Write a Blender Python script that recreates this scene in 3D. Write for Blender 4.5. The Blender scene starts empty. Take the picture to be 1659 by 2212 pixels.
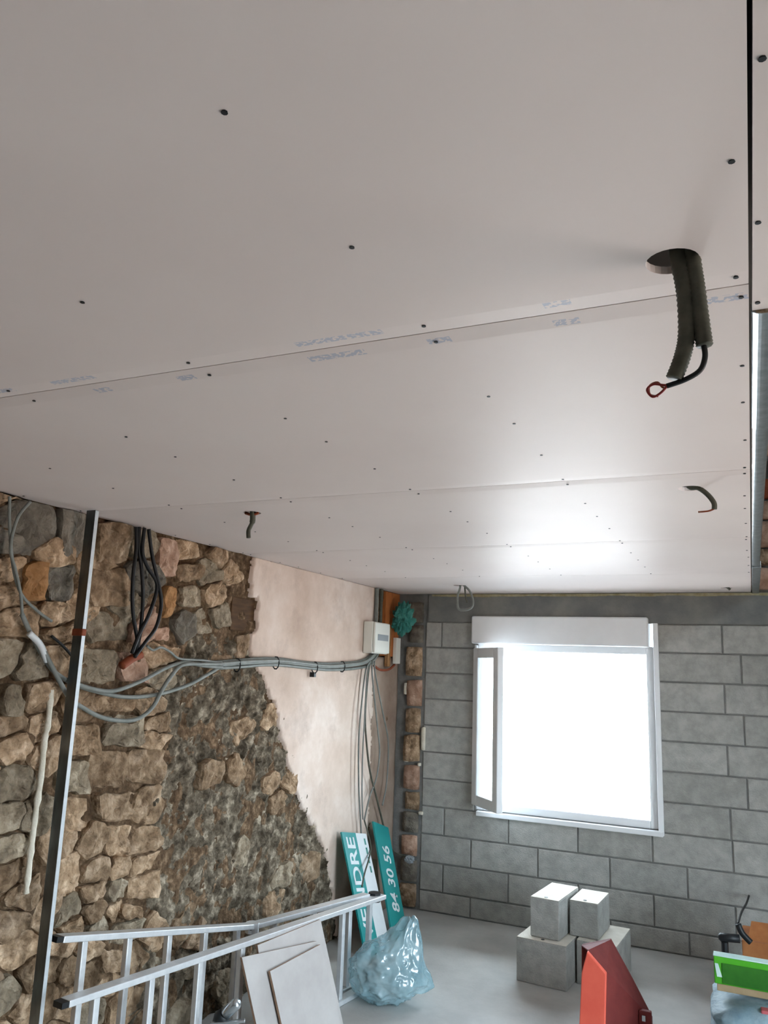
import bpy, bmesh, math, random
from mathutils import Vector, Matrix, noise
random.seed(7)
scene = bpy.context.scene
COL = scene.collection

# ---------------------------------------------------------------- camera
W, H = 1659.0, 2212.0
F = 1706.24
YAW, PITCH, ROLL = 0.4345, 0.1974, 0.0377
CAM = Vector((0.0, 0.0, 1.753))
_cy, _sy, _cp, _sp = math.cos(YAW), math.sin(YAW), math.cos(PITCH), math.sin(PITCH)
FWD = Vector((-_sy * _cp, _cy * _cp, _sp))
_r0 = Vector((_cy, _sy, 0.0))
_u0 = _r0.cross(FWD)
RIGHT = math.cos(ROLL) * _r0 + math.sin(ROLL) * _u0
UP = -math.sin(ROLL) * _r0 + math.cos(ROLL) * _u0
cd = bpy.data.cameras.new('camera')
cd.sensor_fit = 'VERTICAL'; cd.sensor_height = 36.0; cd.lens = F / H * 36.0
cd.clip_start = 0.02; cd.clip_end = 300
cam = bpy.data.objects.new('camera', cd); COL.objects.link(cam)
m = Matrix((RIGHT, UP, -FWD)).transposed().to_4x4(); m.translation = CAM
cam.matrix_world = m
scene.camera = cam

# ---------------------------------------------------------------- world, daylight, exposure
world = bpy.data.worlds.new('overcast_sky'); scene.world = world
world.use_nodes = True
bg = world.node_tree.nodes['Background']
bg.inputs['Color'].default_value = (0.74, 0.89, 1.0, 1)
bg.inputs['Strength'].default_value = 1.7
vs = scene.view_settings
vs.view_transform = 'Standard'; vs.look = 'None'; vs.gamma = 1.0; vs.use_curve_mapping = False
vs.exposure = 3.78
scene.cycles.max_bounces = 8
scene.cycles.diffuse_bounces = 5
scene.cycles.use_adaptive_sampling = True; scene.cycles.adaptive_threshold = 0.025
scene.cycles.sample_clamp_indirect = 12
scene.cycles.use_denoising = True

XL, D, HC, XR, D1 = -2.581, 5.947, 2.364, 0.026, 1.268     # left wall, back wall, ceiling, board edge, first board joint
XRW, YR, ZR = 2.45, -3.3, 4.8                              # right wall, rear wall, roof underside
WX0, WX1, WZ0, WZ1 = -1.925, -0.62, 0.755, 2.185           # window opening
DY0, DY1, DZ1 = 1.3, 3.2, 2.05                            # wide open bay in the right wall, beside the camera

def portal(name, loc, rot, sx, sy):
    l = bpy.data.lights.new(name, 'AREA'); l.shape = 'RECTANGLE'; l.size = sx; l.size_y = sy
    l.cycles.is_portal = True
    o = bpy.data.objects.new(name, l); COL.objects.link(o); o.location = loc; o.rotation_euler = rot
portal('window_portal', ((WX0 + WX1) / 2, D + 0.3, (WZ0 + WZ1) / 2), (-math.pi / 2, 0, 0), WX1 - WX0, WZ1 - WZ0)
portal('bay_portal', (XRW + 0.3, (DY0 + DY1) / 2, DZ1 / 2), (0, math.pi / 2, 0), DZ1, DY1 - DY0)

portal('added_opening_portal', (XRW + 0.3, (DY0 + DY1) / 2, 3.85), (0, math.pi / 2, 0), 0.7, DY1 - DY0)  # portal for an upstairs opening added to brighten the masonry above
sl = bpy.data.lights.new('sun', 'SUN'); sl.energy = 11.0; sl.angle = 0.01; sl.color = (1.0, 0.96, 0.92)
so_ = bpy.data.objects.new('sun', sl); COL.objects.link(so_)
so_.rotation_euler = Vector((0.12, 0.75, -0.85)).to_track_quat('-Z', 'Y').to_euler()

# ---------------------------------------------------------------- helpers
def pix(u, v, ax, val):
    """point where the sight line of photo pixel (u, v) meets the plane axis = val"""
    r = (u - W / 2) * RIGHT - (v - H / 2) * UP + F * FWD
    t = (val - CAM[ax]) / r[ax]
    return CAM + r * t
def lin(c):
    return tuple(((x / 255) / 12.92 if x / 255 <= 0.04045 else ((x / 255 + 0.055) / 1.055) ** 2.4) for x in c) + (1,)
def mat(name, c1, c2=None, c3=None, scale=6.0, rough=0.85, metal=0.0, bump=0.0, bscale=40.0, spec=0.3, detail=6.0,
        perobj=0.0, stretch=(1, 1, 1), lo=0.35, hi=0.65, coord='Object', dirt=None):
    m = bpy.data.materials.new(name); m.use_nodes = True
    nt = m.node_tree; N, L = nt.nodes, nt.links
    b = N['Principled BSDF']
    b.inputs['Roughness'].default_value = rough; b.inputs['Metallic'].default_value = metal
    b.inputs['Specular IOR Level'].default_value = spec
    tc = N.new('ShaderNodeTexCoord'); mp = N.new('ShaderNodeMapping')
    mp.inputs['Scale'].default_value = stretch
    L.new(tc.outputs[coord], mp.inputs['Vector'])
    src = mp.outputs['Vector']
    if perobj:
        oi = N.new('ShaderNodeObjectInfo'); ad = N.new('ShaderNodeVectorMath'); ad.operation = 'ADD'
        mu = N.new('ShaderNodeMath'); mu.operation = 'MULTIPLY'; mu.inputs[1].default_value = 37.0
        L.new(oi.outputs['Random'], mu.inputs[0]); L.new(src, ad.inputs[0]); L.new(mu.outputs[0], ad.inputs[1])
        src = ad.outputs[0]
    if c2 is None:
        b.inputs['Base Color'].default_value = lin(c1)
        colsock = None
    else:
        n = N.new('ShaderNodeTexNoise'); n.inputs['Scale'].default_value = scale; n.inputs['Detail'].default_value = detail
        n.inputs['Roughness'].default_value = 0.62
        L.new(src, n.inputs['Vector'])
        cr = N.new('ShaderNodeValToRGB'); e = cr.color_ramp.elements
        e[0].position = lo; e[0].color = lin(c1); e[1].position = hi; e[1].color = lin(c2)
        if c3:
            x = e.new((lo + hi) / 2); x.color = lin(c3)
        L.new(n.outputs['Fac'], cr.inputs['Fac'])
        colsock = cr.outputs['Color']
        if perobj:
            hs = N.new('ShaderNodeHueSaturation')
            mr = N.new('ShaderNodeMapRange'); mr.inputs['To Min'].default_value = 1 - perobj; mr.inputs['To Max'].default_value = 1 + perobj
            L.new(oi.outputs['Random'], mr.inputs['Value']); L.new(mr.outputs['Result'], hs.inputs['Value'])
            L.new(colsock, hs.inputs['Color']); colsock = hs.outputs['Color']
        if dirt:      # stains with a shape of their own, running over neighbouring pieces
            dn = N.new('ShaderNodeTexNoise'); dn.inputs['Scale'].default_value = dirt[1]; dn.inputs['Detail'].default_value = 7
            dn.inputs['Roughness'].default_value = 0.7; L.new(mp.outputs['Vector'], dn.inputs['Vector'])
            dr = N.new('ShaderNodeMapRange'); dr.inputs['From Min'].default_value = dirt[2]; dr.inputs['From Max'].default_value = dirt[3]
            dr.inputs['To Max'].default_value = dirt[4]
            L.new(dn.outputs['Fac'], dr.inputs['Value'])
            dm = N.new('ShaderNodeMix'); dm.data_type = 'RGBA'; L.new(dr.outputs['Result'], dm.inputs[0])
            L.new(colsock, dm.inputs[6]); dm.inputs[7].default_value = lin(dirt[0]); colsock = dm.outputs[2]
        L.new(colsock, b.inputs['Base Color'])
    if bump:
        n2 = N.new('ShaderNodeTexNoise'); n2.inputs['Scale'].default_value = bscale; n2.inputs['Detail'].default_value = 5
        L.new(src, n2.inputs['Vector'])
        bp = N.new('ShaderNodeBump'); bp.inputs['Strength'].default_value = bump; bp.inputs['Distance'].default_value = 0.02
        L.new(n2.outputs['Fac'], bp.inputs['Height']); L.new(bp.outputs['Normal'], b.inputs['Normal'])
    return m

class MB:
    def __init__(s): s.v = []; s.f = []
    def box(s, a, b):
        x0, y0, z0 = a; x1, y1, z1 = b; k = len(s.v)
        s.v += [Vector(p) for p in ((x0, y0, z0), (x1, y0, z0), (x1, y1, z0), (x0, y1, z0), (x0, y0, z1), (x1, y0, z1), (x1, y1, z1), (x0, y1, z1))]
        s.f += [[k + i for i in q] for q in ((0, 3, 2, 1), (4, 5, 6, 7), (0, 1, 5, 4), (1, 2, 6, 5), (2, 3, 7, 6), (3, 0, 4, 7))]
        return s
    def slab(s, pts, n):
        """polygon pts extruded along vector n"""
        k = len(s.v); c = len(pts); n = Vector(n)
        s.v += [Vector(p) for p in pts] + [Vector(p) + n for p in pts]
        s.f += [[k + i for i in range(c)][::-1], [k + c + i for i in range(c)]]
        s.f += [[k + i, k + (i + 1) % c, k + c + (i + 1) % c, k + c + i] for i in range(c)]
        return s
    def bar(s, a, b, w, h, upv=(0, 0, 1)):
        a, b = Vector(a), Vector(b); d = (b - a).normalized(); r = d.cross(Vector(upv)).normalized(); u = r.cross(d)
        q = [a + r * (sx * w / 2) + u * (sz * h / 2) for sx, sz in ((-1, -1), (1, -1), (1, 1), (-1, 1))]
        return s.slab(q, b - a)
    def tube(s, pts, r, n=8, caps=True):
        pts = [Vector(p) for p in pts]; k = len(s.v); prev = None
        for i, p in enumerate(pts):
            t = (pts[min(i + 1, len(pts) - 1)] - pts[max(i - 1, 0)]).normalized()
            a = prev if prev is not None else (Vector((0, 0, 1)) if abs(t.z) < 0.9 else Vector((1, 0, 0)))
            a = (a - t * a.dot(t)).normalized(); prev = a; b = t.cross(a)
            rr = r[i] if isinstance(r, (list, tuple)) else r
            s.v += [p + (a * math.cos(j * 2 * math.pi / n) + b * math.sin(j * 2 * math.pi / n)) * rr for j in range(n)]
        for i in range(len(pts) - 1):
            for j in range(n):
                s.f.append([k + i * n + j, k + i * n + (j + 1) % n, k + (i + 1) * n + (j + 1) % n, k + (i + 1) * n + j])
        if caps:
            s.f.append([k + j for j in range(n)][::-1]); s.f.append([k + (len(pts) - 1) * n + j for j in range(n)])
        return s
    def build(s, name, m, parent=None, smooth=False, bevel=0.0, origin=None):
        org = Vector(origin) if origin is not None else (parent['_w'] if False else Vector((0, 0, 0)))
        if parent is not None and origin is None:
            org = world_loc(parent)
        me = bpy.data.meshes.new(name)
        me.from_pydata([tuple(p - org) for p in s.v], [], s.f); me.update()
        bm = bmesh.new(); bm.from_mesh(me); bmesh.ops.recalc_face_normals(bm, faces=bm.faces); bm.to_mesh(me); bm.free()
        if smooth:
            for p in me.polygons: p.use_smooth = True
        o = bpy.data.objects.new(name, me); COL.objects.link(o)
        me.materials.append(m)
        if parent is not None:
            o.parent = parent
            o.location = org - world_loc(parent)
        else:
            o.location = org
        if bevel:
            b = o.modifiers.new('bevel', 'BEVEL'); b.width = bevel; b.segments = 2; b.limit_method = 'ANGLE'
        return o
def world_loc(o):
    v = Vector(o.location)
    while o.parent is not None:
        o = o.parent; v += Vector(o.location)
    return v
def tag(o, label, cat, group=None):
    o['label'] = label; o['category'] = cat
    if group: o['group'] = group
    return o
def struct(o):
    o['kind'] = 'structure'; return o
def thing(name, label, cat, loc, group=None):
    o = bpy.data.objects.new(name, None); COL.objects.link(o); o.location = loc; o.empty_display_size = 0.05
    return tag(o, label, cat, group)
def smooth_path(pts, n=6):
    """Catmull-Rom through the points"""
    P = [Vector(p) for p in pts]; out = []
    for i in range(len(P) - 1):
        p0, p1, p2, p3 = P[max(i - 1, 0)], P[i], P[i + 1], P[min(i + 2, len(P) - 1)]
        for j in range(n):
            t = j / n
            out.append(0.5 * ((2 * p1) + (p2 - p0) * t + (2 * p0 - 5 * p1 + 4 * p2 - p3) * t * t + (3 * p1 - p0 - 3 * p2 + p3) * t ** 3))
    out.append(P[-1]); return out
def inside(poly, y, z):
    c = False; n = len(poly)
    for i in range(n):
        y0, z0 = poly[i]; y1, z1 = poly[i - 1]
        if (z0 > z) != (z1 > z) and y < (y1 - y0) * (z - z0) / (z1 - z0) + y0: c = not c
    return c
def nz(*a): return noise.noise(Vector(a))

# ---------------------------------------------------------------- materials
M = {}
M['floor'] = mat('floor_concrete', (166, 166, 164), (188, 188, 185), scale=2.2, rough=0.62, bump=0.08, bscale=60, spec=0.35)
M['ground'] = mat('outside_gravel', (160, 162, 164), (184, 185, 187), scale=1.5, rough=0.95)
M['dark_ground'] = mat('bounce_damping_ground', (88, 78, 70), (112, 100, 92), scale=3, rough=1.0)  # dark tone chosen to damp light bouncing in through the bay
M['wall'] = mat('grey_render', (150, 146, 140), (165, 160, 152), scale=3, rough=0.9)
M['slab'] = mat('dark_slab', (60, 56, 52), (80, 74, 68), scale=3, rough=0.9)
M['block'] = mat('concrete_block', (152, 152, 147), (174, 173, 168), scale=14, rough=0.95, bump=0.35, bscale=120, perobj=0.1, spec=0.15)
M['joint'] = mat('block_joint_mortar', (110, 110, 108), (130, 129, 126), scale=12, rough=0.95, bump=0.3, bscale=80)
M['lintel'] = mat('lintel_concrete', (112, 114, 114), (134, 134, 130), scale=5, rough=0.9, bump=0.15, bscale=60)
M['foam'] = mat('yellow_foam', (150, 140, 105), (175, 168, 140), scale=20, rough=0.9, bump=0.4)
M['stone'] = mat('rubble_stone', (120, 98, 77), (200, 175, 149), (158, 133, 107), scale=16, rough=0.95, bump=1.0, bscale=34, perobj=0.24, spec=0.1, lo=0.32, hi=0.68, dirt=((62, 44, 30), 7.0, 0.5, 0.7, 0.65))
M['stone_b'] = mat('dark_rubble_stone', (106, 86, 66), (178, 154, 128), (140, 116, 92), scale=18, rough=0.95, bump=1.0, bscale=34, perobj=0.24, spec=0.1, lo=0.32, hi=0.68, dirt=((62, 44, 30), 7.0, 0.5, 0.7, 0.65))
M['stone_c'] = mat('greyish_rubble_stone', (116, 104, 88), (180, 166, 146), (148, 134, 114), scale=16, rough=0.95, bump=1.0, bscale=34, perobj=0.2, spec=0.1, lo=0.32, hi=0.68, dirt=((62, 44, 30), 7.0, 0.5, 0.7, 0.65))
M['stone_grey'] = mat('grey_wall_block', (98, 92, 84), (136, 128, 116), scale=12, rough=0.95, bump=0.6, bscale=50, perobj=0.12, spec=0.1)
M['stone_orange'] = mat('orange_wall_brick', (150, 110, 72), (176, 134, 94), scale=12, rough=0.95, bump=0.4, bscale=60, perobj=0.08, spec=0.1)
M['stone_pink'] = mat('pinkish_stone', (150, 116, 96), (196, 166, 146), scale=12, rough=0.95, bump=0.6, bscale=40, perobj=0.1, spec=0.1)
M['earth'] = mat('earth_mortar', (74, 58, 44), (150, 126, 102), (104, 84, 65), scale=26, rough=1.0, bump=1.0, bscale=40, spec=0.05, lo=0.35, hi=0.7)
M['mortar'] = mat('smeared_mortar', (66, 58, 48), (186, 172, 152), (116, 105, 90), scale=17, rough=1.0, bump=0.9, bscale=34, spec=0.05, lo=0.36, hi=0.7, dirt=((48, 40, 30), 9.0, 0.5, 0.64, 0.7))
M['plaster'] = mat('old_plaster', (190, 168, 152), (226, 212, 202), (208, 188, 174), scale=2.2, rough=0.85, bump=0.1, bscale=24, spec=0.2, lo=0.3, hi=0.7, dirt=((160, 140, 128), 3.2, 0.54, 0.74, 0.5))
M['plaster2'] = mat('brown_plaster', (138, 118, 104), (164, 146, 132), scale=4, rough=0.9, bump=0.15, bscale=30, spec=0.2)
M['white_bead'] = mat('white_plaster_bead', (205, 198, 180), (228, 222, 208), scale=18, rough=0.8, bump=0.4)
M['dark_wood'] = mat('dark_beam_end', (66, 46, 30), (88, 64, 42), scale=10, rough=0.9, stretch=(1, 1, 6))
M['wood'] = mat('orange_wood', (158, 92, 50), (190, 118, 66), scale=8, rough=0.7, stretch=(6, 6, 1))
M['pvc'] = mat('white_pvc', (228, 230, 232), rough=0.35, spec=0.5)
M['shutter'] = mat('shutter_box_pvc', (228, 230, 232), (236, 238, 240), scale=3, rough=0.45)
M['stud'] = mat('shaded_galvanised_steel', (92, 97, 100), (112, 118, 120), scale=30, rough=0.3, metal=0.95, spec=0.5, stretch=(1, 1, 0.2))  # colour darkened for the dim reflections on the stud's face
M['galv_highlight'] = mat('edge_highlight_zinc', (196, 202, 206), (210, 215, 218), scale=30, rough=0.5, metal=0.6, spec=0.5)  # paler copy of the steel, for the highlight along the stud's edge
M['galv'] = mat('galvanised_steel', (150, 156, 158), (178, 184, 186), scale=30, rough=0.32, metal=0.95, spec=0.5, stretch=(1, 1, 0.2))
M['alu'] = mat('aluminium', (214, 217, 220), (228, 230, 232), scale=25, rough=0.4, metal=0.55, spec=0.5)
M['black'] = mat('black_sheath', (22, 22, 24), rough=0.5)
M['black_plastic'] = mat('black_plastic', (30, 32, 34), rough=0.45)
M['grey_cable'] = mat('grey_sheath', (112, 116, 112), (128, 132, 128), scale=20, rough=0.5)
M['conduit'] = mat('dark_grey_conduit', (72, 72, 62), (90, 90, 78), scale=30, rough=0.55)
M['red_wire'] = mat('red_wire', (136, 40, 36), rough=0.45)
M['rust'] = mat('brown_conduit', (120, 58, 34), (142, 74, 46), scale=20, rough=0.7)
M['screw'] = mat('dark_screw', (40, 40, 42), rough=0.5, metal=0.4)
M['box_white'] = mat('cream_plastic', (226, 226, 218), rough=0.4, spec=0.5)
M['label_grey'] = mat('grey_label', (150, 156, 160), rough=0.5)
M['teal'] = mat('teal_sign_print', (12, 128, 128), (18, 140, 138), scale=4, rough=0.4, spec=0.5)
M['teal_bag'] = mat('teal_plastic', (44, 112, 106), (70, 142, 132), scale=12, rough=0.45)
M['sign_white'] = mat('white_sign_sheet', (206, 212, 214), (216, 220, 222), scale=5, rough=0.4)
M['sign_tan'] = mat('tan_card', (168, 150, 128), (186, 170, 150), scale=6, rough=0.85)
M['board'] = mat('plasterboard_offcut', (166, 160, 157), (178, 173, 170), scale=5, rough=0.8)
M['board_edge'] = mat('torn_board_edge', (150, 118, 96), (176, 146, 122), scale=25, rough=0.95)
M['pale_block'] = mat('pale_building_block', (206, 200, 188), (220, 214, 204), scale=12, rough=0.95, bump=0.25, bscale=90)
M['red'] = mat('red_case', (216, 88, 70), (224, 100, 80), scale=6, rough=0.5, spec=0.4)
M['shaded_red'] = mat('shaded_red_case', (96, 34, 32), (112, 44, 40), scale=8, rough=0.8)  # the case's red with shade put into the colour
M['green'] = mat('green_print', (64, 150, 30), (80, 164, 40), scale=6, rough=0.5)
M['dark_green'] = mat('dark_green_print', (34, 92, 24), (48, 108, 30), scale=8, rough=0.5)
M['box_rim'] = mat('pale_carton_edge', (170, 200, 196), (190, 212, 206), scale=10, rough=0.6)
M['carton'] = mat('brown_carton', (150, 128, 98), (168, 146, 114), scale=8, rough=0.85)
M['orange_carton'] = mat('orange_brown_carton', (150, 92, 52), (172, 112, 66), scale=8, rough=0.8)
M['sack'] = mat('blue_grey_sack', (98, 122, 134), (132, 152, 160), scale=9, rough=0.6, bump=0.5, bscale=22)
M['sack_red'] = mat('sack_red_print', (170, 84, 88), rough=0.6)
M['chrome'] = mat('brushed_metal', (190, 196, 200), rough=0.25, metal=0.9)

# plasterboard: warm pale paper with blue maker's stamps in a strip beside the long edges
def ceiling_material(side):
    m = bpy.data.materials.new('plasterboard_paper'); m.use_nodes = True
    nt = m.node_tree; N, L = nt.nodes, nt.links; b = N['Principled BSDF']
    b.inputs['Roughness'].default_value = 0.5; b.inputs['Specular IOR Level'].default_value = 0.06
    tc = N.new('ShaderNodeTexCoord')
    n = N.new('ShaderNodeTexNoise'); n.inputs['Scale'].default_value = 1.3; n.inputs['Detail'].default_value = 4
    L.new(tc.outputs['Object'], n.inputs['Vector'])
    cr = N.new('ShaderNodeValToRGB'); e = cr.color_ramp.elements
    e[0].position = 0.3; e[0].color = lin((217, 203, 197)); e[1].position = 0.7; e[1].color = lin((224, 211, 205))
    L.new(n.outputs['Fac'], cr.inputs['Fac'])
    sx = N.new('ShaderNodeSeparateXYZ'); L.new(tc.outputs['Object'], sx.inputs[0])
    def math_(op, a, bb):
        q = N.new('ShaderNodeMath'); q.operation = op
        for i, s in enumerate((a, bb)):
            if s is None: continue
            if isinstance(s, (int, float)): q.inputs[i].default_value = s
            else: L.new(s, q.inputs[i])
        return q.outputs[0]
    # object origin sits in the middle of the board, half width 0.6
    ay = math_('MULTIPLY', sx.outputs['Y'], float(side))
    strip = math_('MULTIPLY', math_('GREATER_THAN', ay, 0.552), math_('LESS_THAN', ay, 0.574))
    wv = N.new('ShaderNodeTexNoise'); wv.noise_dimensions = '2D'; wv.inputs['Scale'].default_value = 1.0; wv.inputs['Detail'].default_value = 0
    cx = N.new('ShaderNodeCombineXYZ')
    L.new(math_('MULTIPLY', sx.outputs['X'], 4.2), cx.inputs['X']); L.new(math_('SIGN', sx.outputs['Y'], None), cx.inputs['Y'])
    L.new(cx.outputs[0], wv.inputs['Vector'])
    words = math_('GREATER_THAN', wv.outputs['Fac'], 0.54)
    w2 = N.new('ShaderNodeTexNoise'); w2.inputs['Scale'].default_value = 110; w2.inputs['Detail'].default_value = 1
    L.new(tc.outputs['Object'], w2.inputs['Vector'])
    ink = math_('MULTIPLY', math_('MULTIPLY', strip, words), math_('GREATER_THAN', w2.outputs['Fac'], 0.47))
    fac = math_('MULTIPLY', ink, 0.4)
    mx = N.new('ShaderNodeMix'); mx.data_type = 'RGBA'
    L.new(fac, mx.inputs[0]); L.new(cr.outputs['Color'], mx.inputs[6]); mx.inputs[7].default_value = lin((96, 136, 178))
    L.new(mx.outputs[2], b.inputs['Base Color'])
    return m
M['ceiling_a'], M['ceiling_b'], M['ceiling'] = ceiling_material(1), ceiling_material(-1), ceiling_material(0)

def glass_material(name, col, rough, alpha):
    m = bpy.data.materials.new(name); m.use_nodes = True
    nt = m.node_tree; N, L = nt.nodes, nt.links
    out = N['Material Output']; N.remove(N['Principled BSDF'])
    t = N.new('ShaderNodeBsdfTransparent'); t.inputs['Color'].default_value = col
    g = N.new('ShaderNodeBsdfGlossy'); g.inputs['Roughness'].default_value = rough
    x = N.new('ShaderNodeMixShader'); x.inputs[0].default_value = alpha
    L.new(t.outputs[0], x.inputs[1]); L.new(g.outputs[0], x.inputs[2]); L.new(x.outputs[0], out.inputs['Surface'])
    return m
M['glass'] = glass_material('window_glass', (0.93, 0.96, 0.96, 1), 0.02, 0.08)

def bag_material():
    m = bpy.data.materials.new('blue_grey_film'); m.use_nodes = True
    nt = m.node_tree; N, L = nt.nodes, nt.links; b = N['Principled BSDF']
    n = N.new('ShaderNodeTexNoise'); n.inputs['Scale'].default_value = 9; n.inputs['Detail'].default_value = 5
    tc = N.new('ShaderNodeTexCoord'); L.new(tc.outputs['Object'], n.inputs['Vector'])
    cr = N.new('ShaderNodeValToRGB'); e = cr.color_ramp.elements
    e[0].position = 0.35; e[0].color = lin((130, 168, 180)); e[1].position = 0.7; e[1].color = lin((190, 218, 226))
    L.new(n.outputs['Fac'], cr.inputs['Fac']); L.new(cr.outputs['Color'], b.inputs['Base Color'])
    b.inputs['Roughness'].default_value = 0.16; b.inputs['Specular IOR Level'].default_value = 0.9; b.inputs['Coat Weight'].default_value = 1.0; b.inputs['Coat Roughness'].default_value = 0.06
    tr = N.new('ShaderNodeBsdfTransparent'); tr.inputs['Color'].default_value = (0.8, 0.92, 0.95, 1)
    x = N.new('ShaderNodeMixShader'); x.inputs[0].default_value = 0.5
    L.new(b.outputs[0], x.inputs[1]); L.new(tr.outputs[0], x.inputs[2]); L.new(x.outputs[0], N['Material Output'].inputs['Surface'])
    return m
M['bag'] = bag_material()

# ================================================================ STRUCTURE
struct(MB().box((XL - 0.35, YR - 0.3, -0.15), (XRW + 0.3, D + 0.25, 0)).build('floor', M['floor']))
g = MB(); g.v = [Vector(p) for p in ((-60, -60, -0.2), (60, -60, -0.2), (60, 80, -0.2), (-60, 80, -0.2))]; g.f = [[0, 1, 2, 3]]
struct(g.build('ground', M['ground']))
g = MB(); g.v = [Vector(p) for p in ((2.75, -60, -0.19), (60, -60, -0.19), (60, 7, -0.19), (2.75, 7, -0.19))]; g.f = [[0, 1, 2, 3]]
struct(g.build('added_dark_ground', M['dark_ground']))  # unseen dark ground added to cut bounce light on the ceiling
struct(MB().box((XRW, YR - 0.3, 0), (XRW + 0.25, DY0, ZR)).box((XRW, DY1, 0), (XRW + 0.25, D + 0.25, ZR)).box((XRW, DY0, DZ1), (XRW + 0.25, DY1, 3.5)).box((XRW, DY0, 4.2), (XRW + 0.25, DY1, ZR)).build('wall_right', M['wall']))  # upper gap is added, to let light onto the upper masonry
rw = MB().box((XL - 0.3, YR - 0.25, 0), (XRW, YR, ZR))
struct(rw.build('wall_rear', M['wall']))
struct(MB().box((XL - 0.3, YR - 0.3, ZR), (XRW + 0.3, D + 0.3, ZR + 0.2)).build('roof', M['slab']))

struct(MB().box((-5, D + 0.24, 2.5), (5, D + 1.3, 2.65)).build('added_overhang', M['slab']))  # unseen overhang added to keep steep sky light off the floor

# ---- ceiling: floor slab above, plasterboard panels screwed below it
SL = HC + 0.16
ceil = struct(MB().box((XL - 0.05, YR, SL), (XR + 0.02, D + 0.02, SL + 0.14)).box((XR + 0.02, YR, SL), (XRW, D1 + 0.1, SL + 0.14)).build('ceiling', M['slab']))
HOLES = {'a': (-0.077, 1.15, 0.038), 'b': (-0.151, 2.66, 0.036), 'c': (-1.827, 2.655, 0.036), 'd': (-1.872, 5.34, 0.036), 'e': (-0.118, 5.633, 0.036)}
TH = 0.0125
def panel(x0, x1, y0, y1, holes=(), taper=True):
    org = Vector(((x0 + x1) / 2, y1 - 0.6, HC))
    bm = bmesh.new(); tp = 0.05 if taper else 0.0
    def V(x, y, z): return bm.verts.new(Vector((x, y, z)) - org)
    ya, yb = y0 + tp, y1 - tp
    outer = [V(x0, ya, HC), V(x1, ya, HC), V(x1, yb, HC), V(x0, yb, HC)]
    edges = [bm.edges.new((outer[i], outer[(i + 1) % 4])) for i in range(4)]
    loops = []
    for (hx, hy, hr) in holes:
        c = [V(hx + hr * math.cos(a * math.pi / 12), hy + hr * math.sin(a * math.pi / 12), HC) for a in range(24)]
        edges += [bm.edges.new((c[i], c[(i + 1) % 24])) for i in range(24)]; loops.append(c)
    bmesh.ops.triangle_fill(bm, use_beauty=True, use_dissolve=False, edges=edges)
    for c in loops:
        t = [bm.verts.new(v.co + Vector((0, 0, TH))) for v in c]
        for i in range(24): bm.faces.new((c[i], c[(i + 1) % 24], t[(i + 1) % 24], t[i]))
    z1 = HC + TH; e = 0.003
    lo_, hi_ = [V(x0, y0, HC + e), V(x1, y0, HC + e)], [V(x1, y1, HC + e), V(x0, y1, HC + e)]
    if taper:
        bm.faces.new((lo_[0], lo_[1], outer[1], outer[0])); bm.faces.new((hi_[0], hi_[1], outer[3], outer[2]))
    T = [V(x0, y0, z1), V(x1, y0, z1), V(x1, y1, z1), V(x0, y1, z1)]
    B = [lo_[0], lo_[1], hi_[0], hi_[1]] if taper else outer
    bm.faces.new((B[0], B[1], T[1], T[0])); bm.faces.new((B[2], B[3], T[3], T[2]))
    bm.faces.new((B[1], B[2], T[2], T[1])); bm.faces.new((B[3], B[0], T[0], T[3]))
    if not holes: bm.faces.new(T)
    bmesh.ops.recalc_face_normals(bm, faces=bm.faces)
    me = bpy.data.meshes.new('plasterboard_panel'); bm.to_mesh(me); bm.free(); me.materials.append(M['ceiling_a'] if abs(y1 - D1) < 0.01 else (M['ceiling_b'] if abs(y0 - D1) < 0.01 else M['ceiling']))
    o = bpy.data.objects.new('plasterboard_panel', me); COL.objects.link(o); o.parent = ceil; o.location = org
    return o
rows = []
y = D1 - 4 * 1.2
rows.append((YR + 0.005, y - 0.0014))
while y < D - 0.1:
    rows.append((y + 0.0014, min(y + 1.2, D - 0.004) - 0.0014)); y += 1.2
panels = []
for y0, y1 in rows:
    hs = [h for h in HOLES.values() if y0 < h[1] < y1]
    panels.append((panel(XL + 0.004, XR, y0, y1, hs), XL, XR, y0, y1))
# boards to the right of the long joint end at y = 1.369; beyond them the ceiling is still open
yy = 1.369
for k in range(4):
    y1 = yy - k * 1.2; y0 = max(y1 - 1.1976, YR + 0.005)
    if y1 - y0 > 0.2: panels.append((panel(XR + 0.005, XRW - 0.004, y0, y1), XR + 0.005, XRW, y0, y1))

# screws: one shared head, in rows under the furring
sm = bpy.data.meshes.new('screw')
bm = bmesh.new(); bmesh.ops.create_cone(bm, cap_ends=True, segments=8, radius1=0.0042, radius2=0.0036, depth=0.002); bm.to_mesh(sm); bm.free()
sm.materials.append(M['screw'])
def screw(par, x, y, z=HC - 0.0006):
    o = bpy.data.objects.new('screw', sm); COL.objects.link(o); o.parent = par; o.location = Vector((x, y, z)) - Vector(par.location)
for po, x0, x1, y0, y1 in panels:
    if y1 < 0.2 or y0 > 4: continue
    xs = [0.012, -0.507, -1.03, -1.555, -2.07, -2.54] if x1 == XR else [0.041, 0.56]
    for x in xs:
        for yy in ([y0 + 0.035, y0 + 0.34, y0 + 0.57, y0 + 0.86, y1 - 0.035] if x1 == XR else [y1 - 0.035, y1 - 0.3, y1 - 0.6, y1 - 0.9]):
            if y0 < yy < y1: screw(po, x + random.uniform(-0.004, 0.004), yy + random.uniform(-0.015, 0.015) * (0 if yy in (y0 + 0.035, y1 - 0.035) else 1))

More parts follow.
